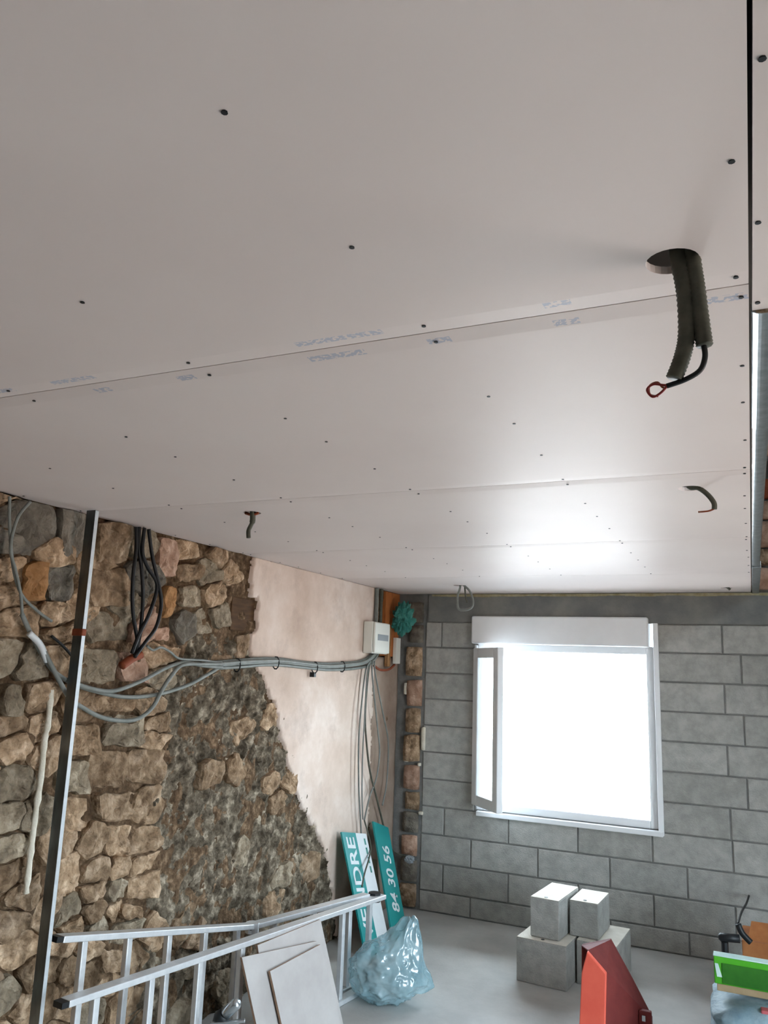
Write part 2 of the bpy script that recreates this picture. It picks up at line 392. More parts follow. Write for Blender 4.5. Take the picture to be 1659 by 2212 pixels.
# ---- back wall: concrete blocks with a cast lintel above, window opening
BX0, BX1 = XL - 0.3, XRW
wb = MB()
wb.box((BX0, D + 0.008, 0), (WX0, D + 0.24, ZR)).box((WX1, D + 0.008, 0), (BX1, D + 0.24, ZR))
wb.box((WX0, D + 0.008, 0), (WX1, D + 0.24, WZ0)).box((WX0, D + 0.008, WZ1), (WX1, D + 0.24, ZR))
wall_back = struct(wb.build('wall_back', M['joint']))
lin_top = HC - 0.004
MB().box((-2.33, D - 0.006, 2.148), (XRW, D + 0.02, lin_top)).build('lintel', M['lintel'], wall_back)
# ragged foam along the top of the lintel, right of the window
fm = MB()
for i in range(36):
    x = -2.3 + i * 0.068
    a = 0.5 + 0.5 * nz(x * 5, 3.1, 0); hgt = 0.008 + 0.016 * a
    fm.box((x, D - 0.014 - 0.006 * a, lin_top - hgt), (x + 0.075, D - 0.005, lin_top + 0.002))
fm.build('foam_bead', M['foam'], wall_back)
blk_cache = {}
def block_mesh(w, h, matname='block'):
    k = (round(w, 3), round(h, 3), matname)
    if k in blk_cache: return blk_cache[k]
    c = 0.005; t = 0.02
    v = []; 
    for yy, q in ((t, 0), (c, 0), (0, c)):
        v += [(q, yy, q), (w - q, yy, q), (w - q, yy, h - q), (q, yy, h - q)]
    f = [(8, 9, 10, 11)]
    for b in (0, 4):
        f += [(b + i, b + (i + 1) % 4, b + 4 + (i + 1) % 4, b + 4 + i) for i in range(4)]
    me = bpy.data.meshes.new('block'); me.from_pydata(v, [], f); me.update(); me.materials.append(M[matname])
    bm = bmesh.new(); bm.from_mesh(me); bmesh.ops.recalc_face_normals(bm, faces=bm.faces)
    bm.normal_update()
    fr = [q for q in bm.faces if abs(q.normal.y) > 0.9]
    if fr and fr[0].normal.y > 0: bmesh.ops.reverse_faces(bm, faces=bm.faces)
    bm.to_mesh(me); bm.free()
    blk_cache[k] = me; return me
def block(x0, x1, z0, z1, j=0.0):
    g = 0.005
    o = bpy.data.objects.new('block', block_mesh(x1 - x0 - 2 * g, z1 - z0 - 2 * g)); COL.objects.link(o)
    o.parent = wall_back; o.location = (x0 + g, D + j, z0 + g)
zt = 2.145
course = 0
while zt > 0.02:
    zb = max(zt - 0.2, 0.003)
    if zb > WZ0 - 0.03:                 # beside the window: one block left of it, running bond right of it
        segs = [(-2.352, WX0 - 0.002)] if course else [(-2.352, -2.217), (-2.217, WX0 - 0.002)]
        x = WX1 + 0.002; nx = -0.06 if course % 2 else -0.171
        while x < XRW - 0.01:
            segs.append((x, min(nx, XRW - 0.003))); x = nx; nx += 0.5
    else:
        x = -2.352; nx = -2.166 if course % 2 else -1.95; segs = []
        while x < XRW - 0.01:
            segs.append((x, min(nx, XRW - 0.003))); x = nx; nx += 0.5
    for p, q in segs:
        if q - p > 0.03: block(p, q, zb, min(zt, WZ0 - 0.002) if (zb < WZ0 < zt and p < WX1 and q > WX0) else zt, random.uniform(-0.003, 0.003))
    zt -= 0.2; course += 1
# toothed stone quoin in the corner, left of the blocks
def lump_box(x0, x1, y0, y1, z0, z1, j, seed, name, m, parent, axis='y'):
    """a rough stone: subdivided box with shaken surface"""
    bm = bmesh.new(); bmesh.ops.create_cube(bm, size=1.0)
    bmesh.ops.subdivide_edges(bm, edges=bm.edges[:], cuts=2, use_grid_fill=True)
    c = Vector(((x0 + x1) / 2, (y0 + y1) / 2, (z0 + z1) / 2)); s = Vector((x1 - x0, y1 - y0, z1 - z0))
    org = world_loc(parent) if parent else Vector((0, 0, 0))
    for v in bm.verts:
        q = Vector(v.co); L = max(abs(q.x), abs(q.y), abs(q.z)); r = q.length
        q = q * (1 - 0.22 * (r / (L * 1.732) - 0.577))
        p = Vector((q.x * s.x, q.y * s.y, q.z * s.z)) + c
        v.co = p + Vector((nz(p.x * 9, p.y * 9, seed), nz(p.y * 9, p.z * 9, seed + 5), nz(p.z * 9, p.x * 9, seed + 9))) * j - org
    me = bpy.data.meshes.new(name); bm.to_mesh(me); bm.free(); me.materials.append(m)
    for p in me.polygons: p.use_smooth = True
    o = bpy.data.objects.new(name, me); COL.objects.link(o)
    if parent: o.parent = parent
    return o
for i, (pt, pb) in enumerate(((1300, 1345), (1350, 1390), (1395, 1462), (1468, 1526), (1530, 1583), (1587, 1647), (1652, 1706), (1710, 1750), (1755, 1800), (1805, 1850), (1856, 1905), (1910, 1962))):
    za, zb_ = pix(896, pt, 1, D).z, max(pix(896, pb, 1, D).z, 0.005)
    k = random.uniform(-0.012, 0.012)
    mm = M['stone_grey'] if i < 2 or i in (8, 10) else (M['stone'] if i % 3 else M['stone_pink'])
    lump_box(-2.50 + k, -2.372 + k * 0.5, D - 0.03 + abs(k), D + 0.05, zb_, za, 0.012, i * 3.7, 'stone', mm, wall_back)
for u0, v0, u1, v1 in ((875, 1475, 881, 1500), (912, 1570, 918, 1622), (876, 1618, 883, 1646), (904, 1648, 909, 1655), (906, 1752, 914, 1760)):
    a, b = pix(u0, v0, 1, D), pix(u1, v1, 1, D)
    lump_box(a.x, b.x, D - 0.025, D + 0.02, b.z, a.z, 0.004, u0, 'mortar_dab', M['white_bead'], wall_back)

# ---- window: outer frame, opened sash, shutter box, sill
wn = struct(thing('window_1', 'white two-part window with roller shutter box', 'window', ((WX0 + WX1) / 2, D, WZ0)))
del wn['category']; del wn['label']
FZ1 = 1.985
fw = 0.055
fr = MB(); fy0, fy1 = D + 0.03, D + 0.10
fr.box((WX0, fy0, WZ0), (WX0 + fw, fy1, FZ1)).box((WX1 - fw, fy0, WZ0), (WX1, fy1, FZ1)).box((WX0 + fw, fy0, WZ0), (WX1 - fw, fy1, WZ0 + fw)).box((WX0 + fw, fy0, FZ1 - fw), (WX1 - fw, fy1, FZ1))
fr.build('window_frame', M['pvc'], wn, bevel=0.006)
MB().box((WX0 - 0.03, D - 0.05, 1.98), (WX1 - 0.028, D + 0.2, 2.19)).build('shutter_box', M['shutter'], wn, bevel=0.012)
MB().box((WX0, D + 0.06, 2.19), (WX1, D + 0.2, 2.2)).build('box_packing', M['joint'], wn)
MB().box((WX0 + 0.02, D - 0.03, WZ0 - 0.035), (WX1 + 0.03, D + 0.03, WZ0)).build('window_sill', M['pvc'], wn, bevel=0.005)
MB().box((WX1, D - 0.012, WZ0 - 0.03), (WX1 + 0.035, D + 0.03, 2.15)).build('jamb_strip', M['shutter'], wn, bevel=0.003)
MB().box((WX0 - 0.012, D - 0.012, WZ0 + 0.05), (WX0 + 0.006, D + 0.03, 1.97)).build('jamb_strip', M['shutter'], wn, bevel=0.003)
def sash(hinge, free, z0, z1, t=0.05, s=0.075):
    a, b = Vector((hinge[0], hinge[1], 0)), Vector((free[0], free[1], 0))
    d = (b - a).normalized(); w = (b - a).length; n = Vector((d.y, -d.x, 0)) * t
    def rect(p, q, za, zb): return [a + d * p + Vector((0, 0, za)), a + d * q + Vector((0, 0, za)), a + d * q + Vector((0, 0, zb)), a + d * p + Vector((0, 0, zb))]
    mb = MB()
    mb.slab(rect(0, s, z0, z1), n).slab(rect(w - s, w, z0, z1), n).slab(rect(s, w - s, z0, z0 + s), n).slab(rect(s, w - s, z1 - s, z1), n)
    so = mb.build('sash', M['pvc'], wn, bevel=0.006)
    gm = MB().slab([p + n * 0.4 for p in rect(s - 0.01, w - s + 0.01, z0 + s - 0.01, z1 - s + 0.01)], n * 0.2)
    gm.build('pane', M['glass'], so)
    return so
sash((WX0 + 0.02, D + 0.0), (-1.625, 5.66), 0.80, 1.945)

# ---- left wall: rubble stone, smeared mortar, old plaster
wl = MB().box((XL - 0.3, YR - 0.3, 0), (XL - 0.055, D + 0.24, ZR))
# rough earth bed between the stones
nyy, nzz, st = 220, 112, 0.0219
k = len(wl.v)
for j in range(nzz):
    for i in range(nyy):
        yv, zv = 1.2 + i * st, j * st
        wl.v.append(Vector((XL - 0.014 + 0.02 * nz(yv * 7, zv * 7, 1.0) + 0.012 * nz(yv * 19, zv * 19, 1.0), min(yv, D), min(zv, HC + 0.05))))
for j in range(nzz - 1):
    for i in range(nyy - 1):
        a = k + j * nyy + i; wl.f.append([a, a + 1, a + nyy + 1, a + nyy])
wall_left = struct(wl.build('wall_left', M['earth']))
def wp(u, v): p = pix(u, v, 0, XL); return (p.y, p.z)

PL = [wp(*q) for q in ((546, 1180), (546, 1215), (541, 1250), (543, 1285), (556, 1290), (552, 1362), (541, 1372), (540, 1405), (548, 1432), (566, 1462), (580, 1500), (598, 1545), (604, 1590), (617, 1640), (634, 1690), (644, 1730), (664, 1765), (688, 1810), (704, 1850), (714, 1900), (718, 1960), (726, 2030))]
PL[0] = (PL[0][0], HC + 0.02)
PLASTER = PL + [(PL[-1][0] + 0.2, -0.01), (5.46, -0.01), (5.46, HC + 0.02)]
MO = [wp(*q) for q in ((566, 1462), (540, 1405), (500, 1380), (470, 1385), (430, 1345), (395, 1385), (372, 1420), (362, 1470), (352, 1540), (362, 1600), (352, 1650), (325, 1700), (345, 1760), (322, 1800), (345, 1860), (310, 1920), (325, 1985), (290, 2060))]
MORTAR = [(MO[-1][0], -0.01)] + MO[::-1] + [(p[0] + 0.06, p[1]) for p in PL[9:]] + [(PL[-1][0] + 0.3, -0.01)]

def patch(name, poly, step, hfn, m, rag=0.0, back=0.05, parent=None):
    ys = [p[0] for p in poly]; zs = [p[1] for p in poly]
    y0, z0 = min(ys) - step, min(zs); ny, nz_ = int((max(ys) - y0) / step) + 2, int((max(zs) - z0) / step) + 2
    ids = {}; V = []; Fc = []; cnt = {}
    def vid(i, j):
        if (i, j) not in ids:
            yv, zv = y0 + i * step, z0 + j * step
            jy, jz = step * 0.35 * nz(yv * 50, zv * 50, 2), step * 0.35 * nz(yv * 50, zv * 50, 8)
            ids[(i, j)] = len(V); V.append(Vector((hfn(yv, zv), min(yv + jy, D - 0.001), min(max(zv + jz, 0), HC - 0.002))))
        return ids[(i, j)]
    for i in range(ny):
        for j in range(nz_):
            cy_, cz = y0 + (i + 0.5) * step, z0 + (j + 0.5) * step
            r1 = rag * (nz(cy_ * 14, cz * 14, 4) + 0.6 * nz(cy_ * 40, cz * 40, 6)); r2 = rag * (nz(cy_ * 14, cz * 14, 14) + 0.6 * nz(cy_ * 40, cz * 40, 16))
            if inside(poly, cy_ + r1, cz + r2):
                q = [vid(i, j), vid(i + 1, j), vid(i + 1, j + 1), vid(i, j + 1)]; Fc.append(q)
                for a in range(4):
                    e = (q[a], q[(a + 1) % 4]); cnt[tuple(sorted(e))] = cnt.get(tuple(sorted(e)), []) + [e]
    bk = {}
    for k_, es in cnt.items():
        if len(es) == 1:
            a, b = es[0]
            for q in (a, b):
                if q not in bk: bk[q] = len(V); V.append(V[q] - Vector((back, 0, 0)))
            Fc.append([b, a, bk[a], bk[b]])
    mb = MB(); mb.v = V; mb.f = Fc
    me_o = mb.build(name, m, parent, smooth=(name != 'x'))
    return me_o
patch('plaster_coat', PLASTER, 0.016, lambda y, z: XL + 0.012 + 0.004 * nz(y * 3, z * 3, 0) + 0.0015 * nz(y * 18, z * 18, 3), M['plaster'], rag=0.022, parent=wall_left)
patch('corner_plaster', [(5.462, -0.01), (D, -0.01), (D, 1.86), (5.462, 1.84)], 0.03, lambda y, z: XL + 0.002 + 0.005 * nz(y * 4, z * 4, 0), M['plaster2'], rag=0.0, parent=wall_left)
def mort(y, z):
    a = nz(y * 6, z * 6, 11) * 0.024 + nz(y * 15, z * 15, 12) * 0.026 + abs(nz(y * 30, z * 30, 13)) * 0.022 + nz(y * 60, z * 60, 5) * 0.009
    return XL - 0.012 + a
patch('smeared_mortar', MORTAR, 0.011, mort, M['mortar'], rag=0.05, back=0.06, parent=wall_left)
# beam pocket at the plaster edge
a, b = wp(506, 1292), wp(553, 1362)
MB().box((XL - 0.10, a[0], b[1] - 0.01), (XL - 0.012, b[0], a[1] + 0.01)).build('beam_end', M['dark_wood'], wall_left, bevel=0.004)

seeds = []      # (y, z, kind)
RECT = {}
def rect_px(x0, y0, x1, y1, off):
    c = [((x0 + x1) / 2, y0 - 4), (x1, y0), (x1 + 4, (y0 + y1) / 2), (x1, y1), ((x0 + x1) / 2, y1 + 4), (x0, y1), (x0 - 4, (y0 + y1) / 2), (x0, y0)]
    return [wp((a + random.uniform(-9, 9)) / 2.963, off + (b + random.uniform(-9, 9)) / 2.963) for a, b in c]
def sd(u, v, kd, off): seeds.append((*wp(u / 2.963, off + v / 2.963), kd))
for t in '''60 220 g;235 310 g;455 310 g;690 370 t;1060 450 p;1190 400 t;1205 560 t;1390 440 t;1480 560 t;50 560 t;212 600 o;380 610 g;680 660 t;920 580 g;1070 740 o;1215 700 t;1360 690 t;1420 830 t;370 840 t;660 880 t;940 900 p;1040 950 p;1170 890 g;1290 880 t;60 690 t;100 860 t;390 935 t;620 1130 t;850 1160 p;40 1080 t;190 1130 t;380 1080 t;1010 1070 t;1050 1230 t;680 1395 t;960 1390 t;80 1370 t;220 1370 t;500 1390 t;790 1550 t;520 1560 t;990 1550 t;80 1540 t;250 1540 t;1320 560 t;1290 330 t;520 1200 p;20 330 g'''.split(';'):
    a = t.split(); sd(float(a[0]), float(a[1]), a[2], 1050)
for t in '''500 130;780 110;980 110;100 140;440 385;690 330;890 310;100 440;465 620;740 570;950 560;60 640;190 640;380 790;590 800;750 790;890 830;410 1010;610 990;760 960;880 940;590 1120;740 1100;870 1090;320 1240;440 1240;590 1230;720 1240;840 1240;460 1340;640 1340;800 1340;60 820;60 1020;130 1160;60 1300;380 1460;560 1480;720 1560;300 1610;430 1620;560 1650;700 1730;850 1560;960 1650;300 1800;450 1790;600 1860;760 1800;880 1800;100 1500;180 1650;60 1750;180 1850'''.split(';'):
    a = t.split(); sd(float(a[0]), float(a[1]), 't', 1550)
for t in '''110 40 350 460 g;368 95 552 455 g;602 235 835 495 t;992 330 1120 580 p;1112 500 1300 610 t;148 482 280 742 o;284 492 490 740 g;540 515 838 775 t;1040 632 1102 852 o;1150 640 1292 772 t;545 792 832 1000 t;980 902 1100 990 p;500 1042 738 1268 t;742 1062 960 1262 p;545 1342 862 1448 t;670 1462 910 1640 t;0 1262 140 1480 t'''.split(';'):
    a = t.split(); b = list(map(float, a[:4])); k_ = len(seeds); sd((b[0] + b[2]) / 2, (b[1] + b[3]) / 2, a[4], 1050); RECT[k_] = rect_px(*b, 1050)
for t in '''392 40 650 250;660 180 905 35;360 272 552 490;560 205 800 458;812 192 1030 430;350 512 570 730;602 472 900 668;662 692 840 890;310 852 530 1150;760 1192 890 1292;640 1482 800 1640'''.split(';'):
    b = list(map(float, t.split())); b = [b[0], min(b[1], b[3]), b[2], max(b[1], b[3])]; k_ = len(seeds); sd((b[0] + b[2]) / 2, (b[1] + b[3]) / 2, 't', 1550); RECT[k_] = rect_px(*b, 1550)
# drop loose seeds that fall inside an outlined stone
_keep = [i for i, q in enumerate(seeds) if i in RECT or not any(inside(r, q[0], q[1]) for r in RECT.values())]
RECT = {_keep.index(k_): v for k_, v in RECT.items()}
seeds = [seeds[i] for i in _keep]
tries = 0
while tries < 6000:
    tries += 1
    yv, zv = random.uniform(1.2, 4.6), random.uniform(0.03, HC)
    if all(((yv - s[0]) * 0.62) ** 2 + (zv - s[1]) ** 2 > 0.105 ** 2 for s in seeds) and not any(inside(r, yv, zv) for r in RECT.values()): seeds.append((yv, zv, 't'))
SC = 1.35
def cell(i):
    y0, z0 = seeds[i][0], seeds[i][1] * SC
    poly = [(y0 - 0.3, z0 - 0.3), (y0 + 0.3, z0 - 0.3), (y0 + 0.3, z0 + 0.3), (y0 - 0.3, z0 + 0.3)]
    for j, s in enumerate(seeds):
        if j == i: continue
        y1, z1 = s[0], s[1] * SC
        if abs(y1 - y0) > 0.6 or abs(z1 - z0) > 0.6: continue
        mx, mz, dx, dz = (y0 + y1) / 2, (z0 + z1) / 2, y1 - y0, z1 - z0
        new = []
        for k_ in range(len(poly)):
            p, q = poly[k_], poly[(k_ + 1) % len(poly)]
            dp = (p[0] - mx) * dx + (p[1] - mz) * dz; dq = (q[0] - mx) * dx + (q[1] - mz) * dz
            if dp <= 0: new.append(p)
            if (dp < 0 < dq) or (dq < 0 < dp):
                t = dp / (dp - dq); new.append((p[0] + (q[0] - p[0]) * t, p[1] + (q[1] - p[1]) * t))
        poly = new
        if len(poly) < 3: return None
    return [(p[0], p[1] / SC) for p in poly]
def stone(poly, kd, seed):
    n = 22; per = 0; L = []
    for k_ in range(len(poly)):
        a, b = poly[k_], poly[(k_ + 1) % len(poly)]; l = math.hypot(b[0] - a[0], b[1] - a[1]); L.append(l); per += l
    pts = []
    for i in range(n):
        t = per * i / n; k_ = 0
        while t > L[k_] and k_ < len(L) - 1: t -= L[k_]; k_ += 1
        a, b = poly[k_], poly[(k_ + 1) % len(poly)]; t /= max(L[k_], 1e-6)
        pts.append(Vector((0, a[0] + (b[0] - a[0]) * t, a[1] + (b[1] - a[1]) * t)))
    c = sum(pts, Vector()) / n
    # round the corners a little
    pts = [(pts[i - 1] + pts[i] * 6 + pts[(i + 1) % n]) / 8 for i in range(n)]
    size = sum((p - c).length for p in pts) / n
    depth = random.uniform(-0.006, 0.024); tilt = (random.uniform(-0.15, 0.15), random.uniform(-0.15, 0.15))
    mb = MB()
    gap = 0.004
    LV = ((1.0, -0.07), (1.0, -0.016), (0.965, -0.002), (0.86, 0.002), (0.70, 0.004), (0.50, 0.005), (0.28, 0.005))
    for lv, (sh, dx) in enumerate(LV):
        for i, p in enumerate(pts):
            d = p - c; r = d.length
            q = c + d * max((r - gap) / r, 0.4) * sh
            if lv: q += Vector((0, nz(q.y * 26, q.z * 26, seed), nz(q.y * 26, q.z * 26, seed + 3))) * 0.012
            x = XL + depth + dx + tilt[0] * (q.y - c.y) + tilt[1] * (q.z - c.z)
            if lv > 1: x += 0.018 * nz(q.y * 14, q.z * 14, seed) + 0.014 * nz(q.y * 38, q.z * 38, seed) + 0.008 * abs(nz(q.y * 80, q.z * 80, seed))
            if lv == 0: x = XL - 0.085
            mb.v.append(Vector((x, q.y, min(max(q.z, 0.002), HC - 0.004))))
    for lv in range(len(LV) - 1):
        for i in range(n):
            a, b = lv * n + i, lv * n + (i + 1) % n; mb.f.append([a, b, b + n, a + n])
    k_ = (len(LV) - 1) * n
    mb.v.append(Vector((XL + depth + 0.006 + 0.01 * nz(c.y * 14, c.z * 14, seed), c.y, min(max(c.z, 0.002), HC - 0.004))))
    for i in range(n): mb.f.append([k_ + i, k_ + (i + 1) % n, len(mb.v) - 1])
    kind = {'t': random.choice(('stone', 'stone', 'stone_b', 'stone_c')), 'g': 'stone_grey', 'o': 'stone_orange', 'p': 'stone_pink'}[kd]
    mb.build('stone', M[kind], wall_left, smooth=False)
nst = 0
for i, s in enumerate(seeds):
    if s[0] < 1.75 or s[0] > 4.5: continue
    inm = inside(MORTAR, s[0], s[1]) and inside(MORTAR, s[0] - 0.06, s[1])
    if inside(PLASTER, s[0], s[1]) or s[1] > HC - 0.005 or s[1] < 0.01: continue
    if inm and random.random() > 0.2: continue
    pocket = wp(528, 1327)
    if abs(s[0] - pocket[0]) < 0.1 and abs(s[1] - pocket[1]) < 0.1: continue
    pl = RECT.get(i) or cell(i)
    if pl is None: continue
    # keep stones out of the beam pocket and clear of the plaster coat
    ymax = max(p[0] for p in pl)
    if pl: stone([(min(p[0], 3.80) if s[1] > 1.6 else p[0], p[1]) for p in pl], s[2], i * 1.37); nst += 1
# white plaster bead running down the stones beside the stud
bead = [pix(u, v, 0, XL + 0.035) for u, v in ((110, 1490), (104, 1560), (96, 1600), (88, 1680), (76, 1760), (66, 1840), (56, 1930))]
MB().tube([p + Vector((0, 0.01 * nz(i, 0, 0), 0)) for i, p in enumerate(smooth_path(bead, 5))], [0.012 + 0.006 * nz(i * 0.7, 2, 0) for i in range(31)], 7).build('plaster_bead', M['white_bead'], wall_left, smooth=True)

# ---- old masonry of the storey above, seen through the open strip of ceiling
upz = HC + 0.01
row = 0
while upz < 4.7:
    hgt = random.uniform(0.12, 0.2); x = 0.02 - random.uniform(0, 0.2)
    while x < 1.2:
        w = random.uniform(0.22, 0.4)
        mm = random.choice(['stone_pink', 'board', 'stone', 'stone_pink'])
        if row % 5 == 4: mm = 'rust'
        lump_box(x + 0.008, x + w - 0.008, D - 0.04, D + 0.06, upz + 0.008, upz + hgt - 0.008, 0.012, x * 9 + upz, 'stone', M[mm], wall_back); x += w
    upz += hgt; row += 1

# ================================================================ THINGS
# ---- ceiling rail at the edge of the open strip
def channel(mb, a, b, w, h, t=0.0012):
    """galvanised hat profile along y, open side up"""
    arc = [(-w / 2 * math.cos(k * math.pi / 12), 0.009 - 0.009 * math.sin(k * math.pi / 12)) for k in range(13)]
    prof = [(-w / 2, h)] + arc + [(w / 2, h), (w / 2 - t, h)] + [(-q[0] * 0.95, q[1] + t) for q in arc] + [(-w / 2 + t, h)]
    mb.slab([Vector((a[0] + p[0], a[1], a[2] + p[1])) for p in prof], Vector(b) - Vector(a))
mb = MB(); channel(mb, (0.0515, 1.372, HC - 0.004), (0.0515, 2.05, HC - 0.004), 0.044, 0.02)
tag(mb.build('ceiling_rail', M['galv'], origin=(0.0515, 1.372, HC)), 'nearer length of shiny galvanised rail beside the open ceiling edge', 'metal rail', 'galvanised ceiling rails')
mb = MB(); channel(mb, (0.0495, 1.98, HC + 0.002), (0.0495, 5.6, HC + 0.002), 0.040, 0.02)
tag(mb.build('ceiling_rail', M['galv'], origin=(0.0495, 1.98, HC)), 'farther galvanised rail running to the block wall at ceiling edge', 'metal rail', 'galvanised ceiling rails')
MB().box((XR + 0.006, 4.6, HC - 0.006), (XR + 0.05, D - 0.01, HC + 0.03)).build('rail_end', M['galv'], bevel=0.003)
tag(bpy.data.objects['rail_end'], 'dull metal edge strip where ceiling rail meets the block wall', 'metal strip')
bpy.data.objects['rail_end'].name = 'edge_strip'

# ---- cables hanging from the ceiling holes
def cable(name, pts, r, m, label, cat='cable', group=None, n=8, seg=6):
    pp = smooth_path(pts, seg); base = pp[0]
    o = MB().tube(pp, r, n).build(name, m, None, smooth=True, origin=base)
    if label: tag(o, label, cat, group)
    return o
# near hole: two ribbed conduits and a red wire loop
def ribbed(pts, r):
    pp = smooth_path(pts, 14); return pp, [r * (1.0 if i % 2 else 0.9) for i in range(len(pp))]
hx, hy = HOLES['a'][:2]
def near(u, v, dy=0.0): return pix(u, v, 1, hy + dy)
t1 = thing('cable_drop', 'pair of dark conduits with red wire hanging from the nearest ceiling hole', 'cable', (hx, hy, HC), 'cables hanging from ceiling holes')
P1 = [Vector((hx + 0.0, hy + 0.005, HC + 0.08)), near(1468, 570), near(1480, 640), near(1483, 720), near(1474, 770), near(1456, 818)]
pp, rr = ribbed(P1, 0.0125); MB().tube(pp, rr, 10).build('conduit', M['conduit'], t1, smooth=True)
P2 = [Vector((hx + 0.022, hy + 0.01, HC + 0.08)), near(1496, 560), near(1505, 620), near(1514, 690), near(1522, 747)]
pp, rr = ribbed(P2, 0.0122); MB().tube(pp, rr, 10).build('conduit', M['conduit'], t1, smooth=True)
MB().tube(smooth_path([near(1519, 740), near(1523, 770), near(1512, 800), near(1480, 820), near(1440, 834)], 6), 0.004, 8).build('inner_cable', M['black'], t1, smooth=True)
MB().tube(smooth_path([near(1470, 824), near(1440, 832), near(1412, 830), near(1398, 842), near(1410, 857), near(1428, 848), near(1444, 830)], 6), 0.0019, 6).build('red_wire', M['red_wire'], t1, smooth=True)
MB().tube(smooth_path([near(1466, 822), near(1436, 838, .006), near(1420, 826, .006), near(1403, 834, .006), near(1404, 852, .006), near(1422, 856, .006)], 6), 0.0016, 6).build('wire', M['rust'], t1, smooth=True)
# second hole on the right
h = HOLES['b']
t2 = thing('cable_drop', 'short curled grey cable hanging from second ceiling hole on the right', 'cable', (h[0], h[1], HC), 'cables hanging from ceiling holes')
q = lambda u, v: pix(u, v, 1, h[1])
MB().tube(smooth_path([Vector((h[0] - 0.01, h[1], HC + 0.05)), q(1488, 1051), q(1508, 1054), q(1528, 1068), q(1542, 1086), q(1543, 1100)], 6), 0.008, 8).build('sheath', M['conduit'], t2, smooth=True)
MB().tube(smooth_path([q(1543, 1099), q(1530, 1104), q(1508, 1106)], 5), 0.0028, 6).build('wire', M['rust'], t2, smooth=True)
h = HOLES['c']
t3 = thing('cable_drop', 'short brown cable end hanging from ceiling above the rubble wall', 'cable', (h[0], h[1], HC), 'cables hanging from ceiling holes')
q3 = lambda u, v: pix(u, v, 1, h[1])
MB().tube(smooth_path([Vector((h[0], h[1], HC + 0.05)), q3(546, 1112), q3(545, 1128), q3(537, 1146), q3(537, 1162)], 6), [0.012] * 13 + [0.009] * 12, 8).build('sheath', M['rust'] if False else M['conduit'], t3, smooth=True)
MB().tube([q3(530, 1108), q3(545, 1113), q3(558, 1108)], 0.006, 6).build('wire', M['rust'], t3, smooth=True)
h = HOLES['d']
t4 = thing('cable_drop', 'looped grey cable hanging from ceiling left of the window', 'cable', (h[0], h[1], HC), 'cables hanging from ceiling holes')
q4 = lambda u, v: pix(u, v, 1, h[1])
MB().tube(smooth_path([Vector((h[0] - .005, h[1], HC + 0.05)), q4(994, 1268), q4(988, 1290), q4(990, 1314), q4(1004, 1318), q4(1019, 1312), q4(1022, 1296), q4(1014, 1276), q4(1002, 1264), Vector((h[0] + 0.01, h[1] + .01, HC + 0.05))], 6), 0.008, 8).build('sheath', M['grey_cable'], t4, smooth=True)
MB().tube(smooth_path([q4(1004, 1268), q4(1006, 1290), q4(1010, 1302)], 5), 0.006, 6).build('wire', M['conduit'], t4, smooth=True)
h = HOLES['e']
t5 = thing('cable_drop', 'tiny dark cable stub at ceiling corner above right end of block wall', 'cable', (h[0], h[1], HC), 'cables hanging from ceiling holes')
q5 = lambda u, v: pix(u, v, 1, h[1])
MB().tube(smooth_path([Vector((h[0], h[1], HC + 0.05)), q5(1560, 1265), q5(1570, 1268), q5(1577, 1274)], 6), 0.008, 8).build('sheath', M['conduit'], t5, smooth=True)

# ---- steel stud standing in front of the rubble wall
sx_ = XL + 0.115
top = pix(199, 1116, 0, sx_); syy = top.y
t = thing('metal_stud', 'tall galvanised steel stud standing upright against the rubble wall', 'metal stud', (sx_, syy, 0))
prof = [(-0.024, -0.009), (0.024, -0.009), (0.024, 0.009), (0.018, 0.009), (0.018, 0.007), (0.0222, 0.007), (0.0222, -0.0072), (-0.0222, -0.0072), (-0.0222, 0.007), (-0.018, 0.007), (-0.018, 0.009), (-0.024, 0.009)]
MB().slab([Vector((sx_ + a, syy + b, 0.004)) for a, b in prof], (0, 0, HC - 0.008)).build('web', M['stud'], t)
MB().box((sx_ + 0.0243, syy - 0.009, 0.004), (sx_ + 0.0256, syy + 0.009, HC - 0.006)).build('edge_highlight', M['galv_highlight'], t)  # added bright strip painting the highlight on the stud's edge
z_c = pix(160, 1365, 0, sx_).z
MB().box((sx_ - 0.028, syy - 0.013, z_c - 0.014), (sx_ + 0.029, syy + 0.011, z_c + 0.014)).build('clip', M['rust'], t, bevel=0.004)

# ---- black cables dropping in front of the rubble wall
Z1 = lambda u, v: (u / 2.963, 1050 + v / 2.963)
def zpath(s, off=0.06, zf=Z1):
    return [pix(*zf(*map(float, q.split(','))), 0, XL + off) for q in s.split()]
for pth, off, lab in (('872,262 872,400 850,600 850,800 880,1000 862,1085', 0.075, 'leftmost black cable of the hanging bunch on the rubble wall'),
                      ('892,262 888,400 905,520 915,700 902,900 872,1075', 0.07, 'inner straight black cable of the hanging bunch on rubble wall'),
                      ('925,268 912,420 945,520 1000,610 998,690 950,830 890,950 845,1070', 0.085, 'inner bowed black cable of the hanging bunch on rubble wall'),
                      ('952,276 975,450 1018,640 1032,760 1000,900 930,1000 862,1095', 0.09, 'outermost bowed black cable bulging right on the rubble wall')):
    cable('black_cable', zpath(pth, off), 0.0085, M['black'], lab, 'cable', 'black cables on the rubble wall')
cable('conduit_stub', zpath('900,1080 850,1100 800,1135 780,1150', 0.05), 0.02, M['rust'], 'short reddish brown conduit stub where the black cables enter the wall', 'conduit')
